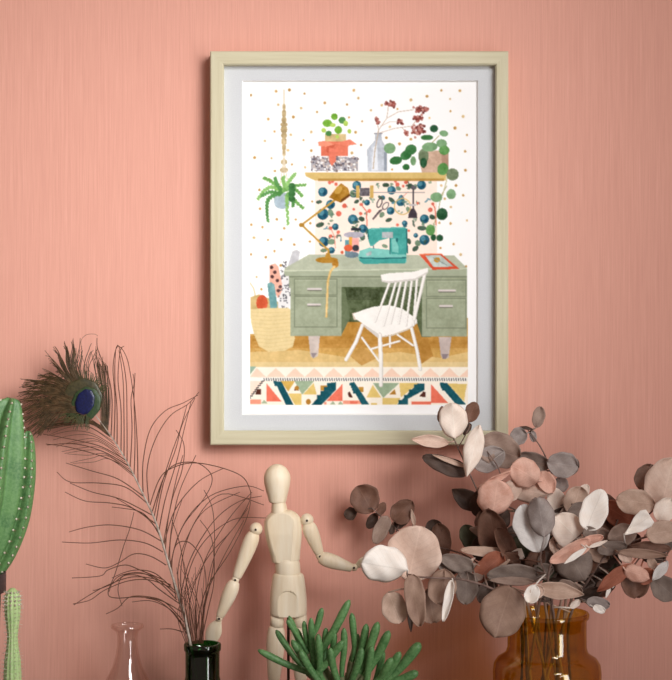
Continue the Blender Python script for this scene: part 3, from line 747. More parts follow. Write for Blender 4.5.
HAND = [
 [(127,461),(102,447),(75,440),(43,434)], [(129,466),(104,452),(76,444),(47,445)], [(133,474),(118,463),(98,455),(68,447),(46,444)],
 [(143,496),(118,479),(92,471),(66,463)], [(147,503),(125,487),(98,483),(70,482),(57,472)], [(152,515),(120,499),(92,492),(70,483)], [(156,524),(132,508),(110,503),(85,501),(65,492)],
 [(160,536),(150,520),(138,511),(112,507)], [(158,531),(148,519),(134,509),(116,498)], [(161,541),(140,530),(112,525),(88,527),(69,532)], [(163,552),(145,543),(120,540),(90,543),(62,542)],
 [(166,565),(150,556),(134,554),(120,562),(105,568),(86,564)], [(164,580),(140,570),(125,565),(108,570),(100,576),(72,578)],
 [(171,585),(155,579),(132,577),(108,585),(88,596),(74,605)], [(172,588),(150,580),(128,581),(105,590),(90,600),(73,604)], [(176,594),(152,576),(128,574),(112,584),(96,590),(93,590)],
 [(177,600),(160,583),(142,573),(122,575),(113,582),(109,592)], [(182,612),(162,601),(140,597),(116,598),(108,593),(115,574),(124,545),(130,528),(134,512)],
 [(184,622),(166,603),(150,597),(130,597),(118,608),(106,614)], [(186,630),(172,611),(152,601),(132,602)], [(180,604),(160,590),(148,580),(135,575),(122,577),(118,590),(122,606)],
 [(174,590),(156,574),(140,570),(126,572),(112,578)], [(187,634),(174,614),(160,602),(146,598)], [(183,632),(172,629),(160,629)],
 [(134,475),(135,440),(134,400),(135,373)], [(130,468),(132,430),(131,400),(134,384),(133,374)], [(138,484),(137,440),(134,400),(128,362),(121,347)],
 [(127,462),(127,430),(126,380),(120,350),(117,345)], [(124,457),(124,420),(123,380),(119,350)], [(121,451),(121,410),(118,380),(120,352),(124,346)],
 [(117,446),(117,410),(115,385),(115,360),(117,346),(123,350)], [(114,441),(115,400),(113,370),(115,352),(118,346)], [(111,436),(112,400),(108,375),(98,350),(97,338)],
 [(143,492),(143,462),(150,430),(165,411),(183,403),(198,395)], [(149,503),(147,470),(155,440),(170,416),(188,404),(199,392)],
 [(154,517),(160,490),(172,452),(180,430),(187,405)], [(159,530),(165,500),(177,460),(184,430),(191,402)], [(156,522),(163,485),(176,448),(182,425),(195,398)], [(163,545),(172,500),(182,470),(184,445),(176,430)],
 [(150,505),(158,482),(168,470),(190,463),(215,466),(240,475),(249,487),(250,500),(238,522),(215,555),(205,600),(199,642)],
 [(152,512),(168,470),(192,462),(208,470),(212,482),(203,500),(182,528),(170,565)], [(176,598),(172,560),(185,522),(210,496),(245,486),(264,491)],
 [(179,603),(190,560),(213,522),(238,502),(262,496)], [(163,548),(175,510),(198,482),(224,468)], [(192,642),(185,592),(200,547),(232,520),(266,518)], [(195,642),(205,592),(230,552),(246,520),(251,500)],
 [(170,570),(176,545),(190,543),(203,562),(206,592),(200,642)], [(199,642),(206,600),(214,560),(213,512),(204,490)], [(196,642),(186,580),(180,545),(172,520)], [(193,640),(190,600),(206,560),(232,530),(248,508)],
 [(190,638),(182,600),(182,560),(196,520),(222,494),(264,505)], [(197,642),(196,600),(205,560),(228,520),(252,492)], [(201,642),(208,610),(214,580),(212,540),(200,520)], [(188,632),(176,590),(170,560),(172,530),(182,500)],
 [(187,628),(180,595),(178,570),(186,540),(205,510),(240,492)], [(202,642),(205,600),(222,560),(244,520)], [(165,555),(168,520),(176,480),(183,455)], [(168,565),(172,525),(180,490),(196,455)],
]
for h in HAND: barb(h)
for i in range(20):     # short filaments gathering at the bottle mouth
    x = 186 + i * .9; barb([(x, 644), (x - 8 + i * .5, 610), (random.uniform(172, 212), random.uniform(560, 590))], .0003)
for i in range(14):
    t = i / 14; j = int(4 + t * 26); x0, y0 = 106 + t * 30, 430 + t * 50
    barb([(x0, y0), (x0 - 24, y0 - 14 - 4 * random.random()), (x0 - 48 + 8 * t, y0 - 18 + 4 * random.random()), (x0 - 70 + 10 * t, y0 - 16 + 8 * random.random())], .0003)
o = obj('barbs', bbm, M_BARB, fth); o['kind'] = 'stuff'
ebm = bmesh.new()
for i in range(360):    # the dense fan round the eye
    A = math.radians(random.uniform(103, 205) if random.random() < .8 else random.uniform(80, 200)); r0 = random.uniform(4, 12); R_ = random.uniform(38, 60)
    if 150 < math.degrees(A) < 200: R_ = random.uniform(44, 72)
    if math.degrees(A) < 125: R_ = random.uniform(56, 74)
    cl = round((math.degrees(A)) / 7) * 7; A2 = math.radians(math.degrees(A) * .35 + cl * .65 + 3 * math.sin(cl))
    ex, ey = 86, 406
    p0 = (ex + math.cos(A) * r0 * .6 + 6, ey - math.sin(A) * r0 + 4); curl = random.uniform(3, 9)
    p1 = (ex + math.cos(A + .10) * R_ * .5, ey - math.sin(A + .0) * R_ * .5 - 4); p2 = (ex + math.cos(A2) * R_ * .82, ey - math.sin(A2) * R_ * .82)
    p3 = (ex + math.cos(A2) * R_ - 1, ey - math.sin(A2) * R_ + curl)
    if math.degrees(A) < 130: p3 = (p3[0] + 3, p3[1])
    barb([p0, p1, p2, p3], .00038, ebm, random.uniform(.0002, .003), .0028)
for i in range(30):     # right flank running up beside the eye
    t = random.random(); barb([(100 + 8 * t, 426 + 6 * t), (99 + 12 * t, 400), (93 + 16 * t + random.uniform(-2, 2), 368), (92 + 14 * t + random.uniform(-2, 3), 338 + 30 * t + random.uniform(0, 14))], .0003, ebm, random.uniform(-.002, .003))
for i in range(40):
    t = random.random(); barb([(104 + 6 * t, 428 + 8 * t), (90, 420 + 4 * t), (66, 418 + 8 * t), (38 + 14 * random.random(), 420 + 10 * t)], .0003, ebm, random.uniform(-.002, .003))
barb([(82, 350), (81, 341), (86, 335), (94, 334), (98, 336)], .00022, ebm, 0); barb([(90, 372), (84, 362), (81, 352), (82, 346)], .00022, ebm, 0)
ibm = bmesh.new()
for i in range(260):    # short green bronze barbs over the eye's outer field
    A = math.radians(random.uniform(20, 290)); r0, r1_ = random.uniform(11, 17), random.uniform(20, 31)
    c_, s_ = math.cos(A), math.sin(A)
    barb([(84 + c_ * r0, 402 - s_ * r0 * 1.15), (83 + c_ * (r0 + r1_) / 2, 401 - s_ * (r0 + r1_) / 2 - 1), (82 + c_ * r1_, 400 - s_ * r1_)], .0004, ibm, random.uniform(0, .0006), .0036)
o = obj('inner_fringe', ibm, hsv_mat('green_bronze_barb', ((54, 62, 36), (88, 80, 48)), .45), fth); o['kind'] = 'stuff'; o['label'] = 'short green bronze barbs'
o = obj('eye_fringe', ebm, M_BARB2, fth); o['kind'] = 'stuff'; o['label'] = 'olive brown fringe fanning round the eye'
def oval(cx, cy, rx, ry, rot, d_, th, name, mat, parent, tail=0.0):
    bm = bmesh.new(); seg = 40; c_, s_ = math.cos(math.radians(rot)), math.sin(math.radians(rot)); rings = []
    for lv, zz in ((1.0, 0), (1.0, .3), (.93, .75), (.7, 1), (.3, 1.05)):
        ring_ = []
        for i in range(seg):
            A = 2 * math.pi * i / seg; fr = 1 + .025 * math.sin(A * 9 + 1) * (lv > .9)
            u, v_ = rx * lv * math.cos(A) * fr, ry * lv * math.sin(A) * fr
            ring_.append(bm.verts.new(P(cx + u * c_ - v_ * s_, cy + u * s_ + v_ * c_, d_ + th * zz)))
        rings.append(ring_)
    for a, b in zip(rings, rings[1:]):
        for i in range(seg): bm.faces.new((a[i], a[(i + 1) % seg], b[(i + 1) % seg], b[i]))
    bm.faces.new(rings[0][::-1]); bm.faces.new(rings[-1])
    return obj(name, bm, mat, parent)
def silk(name, a, b, rough=.4):
    m = N(name); g = m.noise(m.coords((500, 500, 500)), 1.0, 3); m.col(m.ramp(g, [(.35, lin(a)), (.65, lin(b))])); m.set(Roughness=rough, Specular_IOR_Level=.5); m.bump(g, .4, .0006); return m.m
ed = fd(405)
eye = oval(82, 400, 20, 22, 25, ed + .0012, .0012, 'feather_eye', silk('eye_bronze_green', (52, 50, 32), (76, 68, 42)), fth)
oval(86, 404, 14.5, 17.5, 22, ed + .0034, .0010, 'eye_ring', silk('eye_green', (38, 62, 38), (60, 76, 44)), eye)['label'] = 'green ring'
oval(85, 402, 9.2, 13.2, 20, ed + .0056, .0010, 'eye_spot', silk('eye_blue', (10, 16, 52), (18, 27, 80), .35), eye)['label'] = 'deep blue spot'

# ------------------------------------------------------------------ cacti
def cactus_mat(name, a, b, c3):
    m = N(name); g = m.noise(m.coords((1, 1, 1)), 60, 5); g2 = m.noise(m.coords((1, 1, 1)), 420, 3)
    m.col(m.mix(m.ramp(g2, [(.35, 0.), (.75, .6)]), m.ramp(g, [(.3, lin(a)), (.7, lin(b))]), lin(c3))); m.set(Roughness=.45, Specular_IOR_Level=.4); m.bump(g2, .25, .0006); return m.m
M_CACT = cactus_mat('green_cactus_skin', (62, 108, 62), (98, 142, 82), (126, 164, 108))
M_CACT2 = cactus_mat('pale_cactus_skin', (150, 186, 118), (184, 208, 142), (206, 222, 170))
M_WOOL = hsv_mat('pale_areole_wool', ((176, 164, 142), (226, 220, 204)), .9, .1)
M_SPINE = hsv_mat('brown_spine', ((96, 70, 52), (150, 120, 92)), .5)
M_POT = hsv_mat('dark_ceramic', ((46, 42, 44), (62, 56, 58)), .45)
M_SOIL = hsv_mat('dark_soil', ((40, 28, 20), (70, 50, 36)), .95, .1, 300, .6)
def pot(name, c_, rt, rb, ztop, mat, parent, rim=.014):
    bm = bmesh.new(); z0 = SHELF_Z + .0002
    lathe(bm, c_, [(0, z0), (rb * .96, z0), (rb, z0 + .002), (rt * .92, ztop - rim - .002), (rt, ztop - rim), (rt, ztop - .001), (rt - .001, ztop), (rt - .004, ztop), (rt - .005, ztop - .003), (rb * .86, z0 + .006), (0, z0 + .006)], 48)
    p_ = obj(name, bm, mat, parent)
    bm = bmesh.new(); zs = ztop - .008; q = rt - .0045
    q = (rb * .86) + (rt - .005 - rb * .86) * (zs - z0 - .006) / (ztop - .003 - z0 - .006) - .0003
    lathe(bm, c_, [(q, zs), (q * .6, zs + .002), (0, zs + .003)], 32); obj('soil', bm, M_SOIL, parent); return p_
CDp = 0.105; k = S(CDp)
pc = P(-58, 0, CDp)
cac = thing('ribbed_cactus', 'tall ribbed green cactus with two arms in a dark pot at the left edge', 'cactus', (pc.x, pc.y, SHELF_Z))
pot('pot', pc, 63 * k, 50 * k, ZP(573, CDp), M_POT, cac, rim=19 * k)
def column(pts, rad, ribs, ribd, rot, name, wool_step=7, dd=0.0):
    V = smooth_path([P(x, y, CDp + dd) for x, y in pts], 8)
    R_ = [v.y for v in smooth_path([Vector((0, r, 0)) for r in rad], 8)]
    bm = bmesh.new(); tube(bm, V, [max(r, .4) * k for r in R_], ribs * 10, ribs=ribs, ribd=ribd, rot=rot)
    st = obj(name, bm, M_CACT, cac)
    wb, sb = bmesh.new(), bmesh.new(); acc = 0
    for i in range(1, len(V) - 1):
        acc += (V[i] - V[i - 1]).length / k
        if acc < wool_step: continue
        acc = 0; t = (V[i + 1] - V[i - 1]).normalized(); v_ = Vector((0, 1, 0)); v_ = (v_ - t * v_.dot(t)).normalized(); u_ = v_.cross(t)
        for q in range(ribs):
            A = 2 * math.pi * q / ribs + rot; n_ = u_ * math.cos(A) + v_ * math.sin(A)
            if n_.y > .5: continue
            c_ = V[i] + n_ * R_[i] * k; ball(wb, c_, 1.25 * k, 8)
            for s_ in range(4):
                dv = (n_ + Vector((random.uniform(-.8, .8), random.uniform(-.8, .3), random.uniform(-.8, .8)))).normalized()
                tube(sb, [c_, c_ + dv * 3.4 * k], [.25 * k, .08 * k], 4)
    obj('areoles', wb, M_WOOL, st)['kind'] = 'stuff'; obj('spines', sb, M_SPINE, st)['kind'] = 'stuff'
column([(-52, 604), (-32, 575), (-14, 540), (-6, 500), (-2, 460), (5, 420), (10, 403), (11, 398)], [15, 20, 22, 26, 27, 19, 12, 5], 5, .52, math.radians(-70), 'stem')
column([(-30, 604), (-10, 578), (6, 555), (19, 520), (25, 480), (27.5, 450), (28, 436), (28, 431)], [8, 10, 11, 12, 12, 9, 5.5, 2], 4, .45, math.radians(-50), 'stem', dd=-.012)

pc2 = P(12, 0, .15); k2 = S(.15)
sc = thing('small_cactus', 'small pale green woolly cactus standing below the tall ribbed cactus', 'cactus', (pc2.x, pc2.y, SHELF_Z))
pot('pot', pc2, 30 * k2, 24 * k2, ZP(700, .15), hsv_mat('grey_ceramic', ((150, 142, 136), (170, 162, 156)), .5), sc, rim=.008)
V = [P(12.5, 588 + (724 - 588) * i / 34, .15) for i in range(35)]
def rp(i):
    y = 588 + (724 - 588) * i / 34
    pts = [(588, 2), (590, 5.5), (596, 7.8), (604, 8.2), (614, 8.0), (624, 6.6), (636, 5.2), (648, 6.2), (660, 8.2), (676, 9), (724, 9)]
    for (a, ra), (b, rb_) in zip(pts, pts[1:]):
        if a <= y <= b: return (ra + (rb_ - ra) * (y - a) / (b - a)) * k2
    return 9 * k2
RR = [rp(i) for i in range(35)]
bm = bmesh.new(); tube(bm, V, RR, 48, ribs=12, ribd=.14); st = obj('stem', bm, M_CACT2, sc)
wb, sb = bmesh.new(), bmesh.new()
for i in range(1, 32):
    for q in range(12):
        A = 2 * math.pi * q / 12 ; n_ = Vector((math.cos(A), math.sin(A), 0))
        if n_.y > .4: continue
        c_ = V[i] + n_ * RR[i]
        big_ = 1.5 if i < 5 else .62
        ball(wb, c_, big_ * .8 * k2, 6)
        for s_ in range(2 if i > 5 else 4):
            dv = (n_ + Vector((random.uniform(-.7, .7), random.uniform(-.7, .2), random.uniform(-.7, .7)))).normalized(); tube(sb, [c_, c_ + dv * 3.6 * k2], [.16 * k2, .06 * k2], 4)
obj('areoles', wb, M_WOOL, st)['kind'] = 'stuff'; obj('spines', sb, M_WOOL, st)['kind'] = 'stuff'

# ------------------------------------------------------------------ finger-leaved succulent
M_SUC = cactus_mat('succulent_leaf', (58, 104, 56), (92, 138, 80), (132, 172, 116))
SD = 0.175; ks = S(SD); pc = P(345, 0, SD)
su = thing('finger_leaf_succulent', 'bushy green succulent with finger-like leaves at the bottom centre', 'succulent', (pc.x, pc.y, SHELF_Z))
pot('pot', pc, 46 * ks, 36 * ks, ZP(716, SD), hsv_mat('sand_ceramic', ((196, 186, 170), (214, 204, 190)), .6), su, rim=.010)
FIN = [((258,650),(311,674),3.6,0),((276,630),(300,664),3.3,-1),((289,616),(306,658),3.2,1),((287,620),(300,640),2.8,2),((322,608),(312,640),3.4,0),((311,618),(315,666),3.3,2),
 ((349.5,600),(320,655),4.3,1),((351.6,613),(354.6,650),3.5,0),((344,628),(342,668),3.4,2),((343,641),(316,676),4.0,3),((366.5,624),(357,664),4.0,1),((378,622),(364,664),4.4,2),((389,631),(370,668),4.6,3),
 ((420,643),(396,672),5.4,1),((418,672),(390,682),4.6,0),((392,658),(380,678),3.8,3),((326,628),(325,664),3.4,0),((304,621),(310,650),2.7,1),((335,632),(332,664),3.2,1),((362,648),(352,680),4.0,3),((300,650),(318,680),4.0,3),
 ((358,634),(350,664),3.2,-1),((400,652),(382,680),4.2,2),((330,648),(338,682),3.8,3),((292,640),(308,668),3.4,2),((372,646),(366,684),3.8,3),((383,650),(374,684),3.6,1),((318,634),(320,674),3.6,3),((296,628),(306,654),3.0,0)]
root = P(342, 712, SD)
sbm = bmesh.new()
for (tx, ty), (bx, by), w_, lay in FIN:
    dt, db = SD + lay * .006 + .004, SD + lay * .004
    B_ = P(bx, by, db); T = P(tx, ty, dt); mid = B_.lerp(T, .5) + Vector((random.uniform(-.001, .001), random.uniform(-.002, .002), -.0012))
    low = B_.lerp(root, .25)
    q = smooth_path([low, B_, mid, T], 6); n_ = len(q); R_ = []
    for i in range(n_):
        t = i / (n_ - 1); R_.append(w_ * ks * (0.62 + .5 * t if t < .8 else 1.02 * math.sqrt(max(1 - ((t - .8) / .2) ** 2, .06))))
    bm = bmesh.new(); tube(bm, q, R_, 14, flat=.9); obj('leaf', bm, M_SUC, su)
    st_ = smooth_path([root + Vector(((low.x - root.x) * .35, 0, -.006)), root.lerp(low, .5) + Vector((0, 0, .002)), low.lerp(B_, .25)], 4); tube(sbm, st_, .0028, 8)
obj('stem', sbm, hsv_mat('succulent_stem', ((96, 104, 70), (128, 130, 96)), .8), su)

# ------------------------------------------------------------------ dried eucalyptus
LC = dict(white=((246, 234, 222), (253, 247, 240)), cream=((234, 214, 198), (248, 234, 222)), pinkbeige=((204, 172, 154), (226, 200, 184)), beige=((180, 150, 132), (206, 178, 160)),
          tan=((146, 116, 100), (172, 142, 124)), taupe=((138, 114, 102), (168, 144, 130)), grey=((140, 128, 124), (170, 158, 152)), silver=((196, 190, 186), (224, 218, 214)),
          dgrey=((112, 96, 88), (140, 124, 114)), brown=((98, 68, 54), (130, 94, 78)), dark=((62, 46, 38), (86, 66, 56)), rust=((142, 82, 62), (172, 106, 82)), peach=((212, 158, 138), (236, 194, 176)), olive=((64, 64, 46), (88, 86, 66)))
LM = {}
for nm, (a, b) in LC.items():
    m = N('dried_leaf_' + nm)
    tc = m.n('ShaderNodeTexCoord'); sx = m.n('ShaderNodeSeparateXYZ'); m.l(tc.outputs['UV'], sx.inputs[0])
    av = m.math('ABSOLUTE', sx.outputs[1])
    vein = m.ramp(av, [(0.0, 1.0), (0.05, 0.0)])
    w_ = m.math('SINE', m.math('MULTIPLY', m.math('SUBTRACT', sx.outputs[0], m.math('MULTIPLY', av, 0.35)), 52.0))
    sv = m.ramp(w_, [(0.8, 0.0), (1.0, 0.14)])
    g = m.noise(m.coords((1, 1, 1)), 90, 4); gf = m.noise(m.coords((1, 1, 1)), 900, 2)
    mix_ = m.math('ADD', m.math('MULTIPLY', g, .75), m.math('MULTIPLY', gf, .25))
    base = m.ramp(mix_, [(.33, lin(a)), (.67, lin(b))])
    hi = lin(tuple(min(255, v + 16) for v in b)); lo = lin(tuple(v * .82 for v in a))
    c_ = m.mix(m.math('MULTIPLY', vein, .35), m.mix(sv, base, lo), hi if nm not in ('white', 'silver') else lo)
    m.col(c_); m.set(Roughness=.62, Specular_IOR_Level=.3)
    m.bump(m.math('ADD', mix_, m.math('MULTIPLY', vein, .6)), .25, .0006)
    LM[nm] = m.m
M_TWIG = hsv_mat('eucalyptus_twig', ((96, 74, 66), (140, 116, 106)), .7)
lrnd = random.Random(21)
BR_ = {}
def branch(key, label, stem_pts, r0=1.4, r1=.6, extra=()):
    """stem_pts: (px, py, depth) from inside the vase outwards"""
    V0 = [P(*q) for q in stem_pts]
    root_ = thing('eucalyptus_branch', label, 'branch', V0[0], 'dried eucalyptus branches in the amber vase')
    bm = bmesh.new(); V = smooth_path(V0, 8); n_ = len(V); kk = S(.13)
    tube(bm, V, [kk * (r0 + (r1 - r0) * i / (n_ - 1)) for i in range(n_)], 8)
    for e_ in extra:
        W_ = smooth_path([P(*q) for q in e_], 8); tube(bm, W_, kk * r1, 7); V += W_
    obj('stem', bm, M_TWIG, root_)
    BR_[key] = (root_, V)
def leaf(key, cx, cy, L, W, ang, d, col, roll=0, pitch=0, shape='round', cup=.12, bend=0, pet=True, fold=0):
    root_, SV = BR_[key]
    a = math.radians(ang); dx, dy = math.cos(a), -math.sin(a); kk = S(d)
    B_ = P(cx - dx * L / 2, cy - dy * L / 2, d - pitch / 2); T = P(cx + dx * L / 2, cy + dy * L / 2, d + pitch / 2)
    ax = T - B_; ln = ax.length; axn = ax.normalized()
    n0 = Vector((0, -1, 0)); wv = axn.cross(n0).normalized(); nv = wv.cross(axn).normalized()
    R_ = Matrix.Rotation(math.radians(roll), 3, axn); wv = R_ @ wv; nv = R_ @ nv
    if nv.y > 0: nv = -nv
    bm = bmesh.new(); uvl = bm.loops.layers.uv.new('UVMap'); NU, NV = 18, 10; grid = []; uvd = {}
    ph = lrnd.uniform(0, 6)
    for i in range(NU + 1):
        u = i / NU; uu = .006 + .988 * u
        if shape == 'round': hw = (1 - abs(2 * uu - 1) ** 2.25) ** .52 * (0.93 + .1 * math.sin(math.pi * uu * .9))
        elif shape == 'obov': hw = (1 - abs(2 * uu ** .8 - 1) ** 2.2) ** .55
        elif shape == 'lance': hw = math.sin(math.pi * uu ** .85) ** .85
        elif shape == 'spade': hw = (1 - abs(2 * uu ** 1.25 - 1) ** 2.0) ** .6 if False else (min(1, (uu / .3)) ** .55) * (1 - max(0, (uu - .3) / .7) ** 1.9) ** .75
        elif shape == 'tri': hw = max(.02, uu) ** .8 if uu < .82 else (1 - (uu - .82) / .18 * .25) * .85
        row = []
        for j in range(NV + 1):
            v_ = -1 + 2 * j / NV
            wob = 1 + .035 * math.sin(7 * u + ph + (2 if v_ > 0 else 0)) + .028 * math.sin(17 * u + ph * 3 + (1.3 if v_ > 0 else 0))
            off = cup * W * kk * (v_ * v_ - .35) + bend * ln * (4 * u * (1 - u)) + .045 * W * kk * math.sin(5 * u + 2.6 * v_ + ph) + .02 * W * kk * math.sin(11 * u - 5 * v_ + ph * 2) + fold * W * kk * abs(v_) * .5
            p_ = B_ + axn * (ln * u) + wv * (v_ * hw * W * kk / 2 * wob) + nv * off
            if p_.y > -.003: p_.y = -.003 - random.random() * .0005
            ve = bm.verts.new(p_); row.append(ve); uvd[ve] = (u, v_)
        grid.append(row)
    for i in range(NU):
        for j in range(NV):
            f = bm.faces.new((grid[i][j], grid[i + 1][j], grid[i + 1][j + 1], grid[i][j + 1]))
            for lp in f.loops: lp[uvl].uv = uvd[lp.vert]
    if pet:
        near = min(SV, key=lambda q: (q - B_).length)
        st = grid[0][NV // 2].co.copy()
        if (near - st).length > .0012:
            tube(bm, [near, near.lerp(st, .5) + Vector((0, .0006, .0004)), st], .0005, 6)
    me = bpy.data.meshes.new('leaf'); bm.normal_update(); bm.to_mesh(me); bm.free()
    o = link('leaf', me, LM[col], root_)
    s_ = o.modifiers.new('thickness', 'SOLIDIFY'); s_.thickness = .0005; s_.offset = 0
    return o
def vb(x, dz=0): return (x, 690 + dz, VD)       # bottom of a stem inside the vase

branch('C', 'back eucalyptus branch with small dark brown leaves, furthest left, against the wall', [(515, 735, .115), (523, 640, .118), (508, 592, .09), (470, 558, .06), (432, 545, .05), (405, 535, .046), (385, 520, .044), (372, 508, .042)], 1.1, .6, extra=[[(396, 532, .046), (401, 520, .046)], [(412, 540, .05), (413, 526, .05), (413, 512, .05)]])
leaf('C', 365, 499, 30, 29, 120, .040, 'brown', cup=.1)
leaf('C', 350.5, 514, 13, 13, 200, .034, 'dark', roll=30)
leaf('C', 372, 521, 17, 10, 240, .036, 'dark')
leaf('C', 381, 509, 15, 9, 60, .040, 'brown', roll=20)
leaf('C', 381, 530, 30, 15, 245, .050, 'taupe', shape='obov')
leaf('C', 403, 511, 27, 22, 50, .048, 'brown', shape='obov')
leaf('C', 401, 522, 18, 12, 30, .042, 'dark', roll=30)
leaf('C', 392, 530, 9, 6, 250, .046, 'dark')
leaf('C', 413, 518, 18, 4.5, 100, .052, 'beige', shape='lance')
leaf('C', 434, 528, 17, 17, 95, .05, 'dark')
leaf('C', 441, 540, 34, 20, 100, .052, 'brown')
leaf('C', 430, 545, 22, 14, 60, .05, 'taupe')

branch('B', 'left eucalyptus branch with a broad white leaf beside the mannequin hand', [(528, 735, .15), (526, 640, .155), (521, 607, .155), (495, 590, .165), (465, 580, .17), (440, 578, .172), (420, 577, .172), (407, 574, .172)], 1.5, .8, extra=[[(407, 574, .172), (412, 592, .17), (420, 604, .17)]])
leaf('B', 414.5, 553, 55, 52, 78, .158, 'pinkbeige', cup=.08)
leaf('B', 384.5, 565.5, 46, 38, 172, .18, 'white', cup=-.16, roll=-12, pitch=.008)
leaf('B', 431, 606, 34, 30, 280, .150, 'tan')
leaf('B', 394.5, 607.5, 33, 25, 292, .166, 'beige', cup=.06)
leaf('B', 410.5, 618, 28, 6, 272, .150, 'dark', shape='lance')
leaf('B', 415.5, 600.5, 52, 21, 279, .176, 'tan', shape='obov', cup=.15)
leaf('B', 442, 587, 36, 28, 262, .166, 'tan', cup=.1)
leaf('B', 448, 601, 42, 9, 258, .176, 'white', shape='obov', cup=.3, roll=20)
leaf('B', 457, 563, 34, 18, 162, .150, 'dgrey', shape='obov')
leaf('B', 466, 588, 33, 24, 268, .155, 'dgrey', shape='obov')
leaf('B', 448, 566, 22, 16, 150, .145, 'dgrey')
leaf('B', 478, 580, 34, 22, 200, .14, 'brown')

branch('A', 'upper left eucalyptus branch with cream leaves overlapping the picture frame', [(520, 735, .125), (522, 640, .125), (516, 600, .12), (500, 560, .115), (490, 520, .11), (478, 492, .105), (468, 470, .10), (458, 448, .095), (453, 437, .095)], 1.3, .6, extra=[[(490, 520, .11), (502, 490, .10), (499, 470, .095), (490, 455, .09), (484, 448, .088)], [(458, 448, .095), (466, 434, .085), (470, 426, .08)], [(468, 470, .10), (478, 445, .11), (481, 428, .11)]])
leaf('A', 472, 412, 21, 14, 70, .078, 'brown', cup=.1)
leaf('A', 467, 429, 13, 8, 60, .080, 'dark', roll=30)
leaf('A', 440.5, 414, 16, 7, 80, .085, 'taupe', roll=30, pet=False)
leaf('A', 453.3, 420.5, 35, 27.5, 95, .097, 'cream', cup=-.14)
leaf('A', 430, 441, 38, 13, 174, .092, 'pinkbeige', shape='lance', cup=.2)
leaf('A', 445, 465, 48, 18, 160, .096, 'dark', shape='obov', roll=12, cup=.03)
leaf('A', 450, 461, 38, 5, 160, .100, 'beige', shape='lance')
leaf('A', 499, 450, 44, 34, 158 - 180, .086, 'taupe', cup=.12)
leaf('A', 489, 459, 34, 24, 205, .088, 'grey', cup=.1)
leaf('A', 473, 451, 53, 20, 256, .112, 'cream', shape='lance', cup=-.15)
leaf('A', 466, 499, 34, 20, 145, .08, 'dark', shape='lance')
leaf('A', 480, 503, 28, 20, 260, .085, 'dark')
leaf('A', 495, 497.5, 36, 35, 80, .115, 'peach', cup=-.12)
leaf('A', 496, 478, 32, 10, 28, .110, 'peach', shape='lance', cup=.35, roll=35)
leaf('A', 512, 490, 24, 18, 60, .100, 'pinkbeige')
leaf('A', 469, 537, 26, 18, 110, .10, 'olive')
leaf('A', 494, 533, 50, 32, 106, .128, 'brown', shape='obov', cup=.22, roll=-18)
leaf('A', 505, 545, 38, 20, 118, .140, 'brown', shape='obov', cup=.2, roll=25)
leaf('A', 482, 551.5, 43, 11, 177, .140, 'beige', shape='obov', roll=30, cup=.12)
leaf('A', 469, 562, 15, 8, 215, .142, 'pinkbeige', shape='tri', pet=False)
leaf('A', 488, 568, 40, 22, 222, .145, 'rust', shape='obov', cup=.12, roll=10)
leaf('A', 496, 572, 36, 5, 222, .150, 'beige', shape='lance', roll=10)
leaf('A', 512, 557, 24, 15, 20, .138, 'cream', shape='tri')
leaf('A', 484, 548, 26, 26, 140, .11, 'dark')

branch('D', 'tall central eucalyptus branch with small grey leaves at its tip', [(540, 735, .105), (545, 640, .10), (548, 600, .095), (552, 550, .085), (554, 510, .08), (553, 480, .075), (546, 458, .07), (538, 443, .068), (528, 430, .066)], 1.3, .55, extra=[[(553, 480, .075), (560, 478, .075)]])
leaf('D', 538.5, 417, 21, 12.5, 80, .07, 'taupe', cup=.1)
leaf('D', 518.5, 436, 17, 17, 195, .068, 'grey', cup=.2)
leaf('D', 533, 436, 12, 7, 285, .064, 'grey')
leaf('D', 526, 428, 13, 3.5, 170, .07, 'dark', shape='lance')
leaf('D', 533, 461, 35, 19, 165, .078, 'dgrey', shape='round', roll=-15, cup=.2)
leaf('D', 528, 466, 34, 18, 160, .070, 'dark')
leaf('D', 562.5, 464.5, 31, 25, 350, .084, 'grey', cup=.15)
leaf('D', 571, 466, 16, 18, 340, .078, 'dgrey')
leaf('D', 561.5, 484, 16, 13, 280, .076, 'grey')
leaf('D', 557, 504, 33, 19, 100, .088, 'cream', cup=.05)
leaf('D', 525, 473, 31, 29, 150, .104, 'peach', cup=-.10)
leaf('D', 546.5, 482, 24, 17, 120, .098, 'peach', cup=.15)
leaf('D', 529, 491, 36, 24, 170, .094, 'pinkbeige', cup=-.15)
leaf('D', 576, 500.5, 29, 25, 70, .100, 'beige', cup=.12)
leaf('D', 582, 494, 22, 12, 60, .094, 'cream')
leaf('D', 557, 526, 30, 10, 70, .09, 'tan', roll=40)

branch('E', 'front eucalyptus branch with silver grey and white leaves above the vase neck', [(560, 735, .15), (556, 640, .16), (552, 604, .165), (548, 580, .168), (552, 562, .17), (562, 552, .17), (575, 540, .168), (586, 530, .165)], 1.5, .8, extra=[[(548, 580, .168), (541, 562, .17), (541, 552, .172)], [(562, 552, .17), (556, 545, .16), (553, 535, .155)], [(552, 604, .165), (541, 598, .17)]])
leaf('E', 531, 528, 50, 32, 112, .166, 'silver', cup=.12, shape='round')
leaf('E', 541, 517, 40, 26, 100, .176, 'grey', cup=-.22, shape='round', roll=-8)
leaf('E', 594.5, 509.5, 43, 27, 68, .172, 'white', shape='obov', cup=.05)
leaf('E', 570, 531, 42, 32, 135, .164, 'cream', cup=.08)
leaf('E', 561, 545, 24, 22, 160, .158, 'pinkbeige')
leaf('E', 574, 563, 40, 36, 300, .150, 'dgrey', cup=-.1)
leaf('E', 570, 551, 46, 17, 207, .180, 'peach', shape='obov', cup=.25, roll=-14)
leaf('E', 590, 541, 28, 11, 20, .176, 'peach', shape='obov', cup=.3)
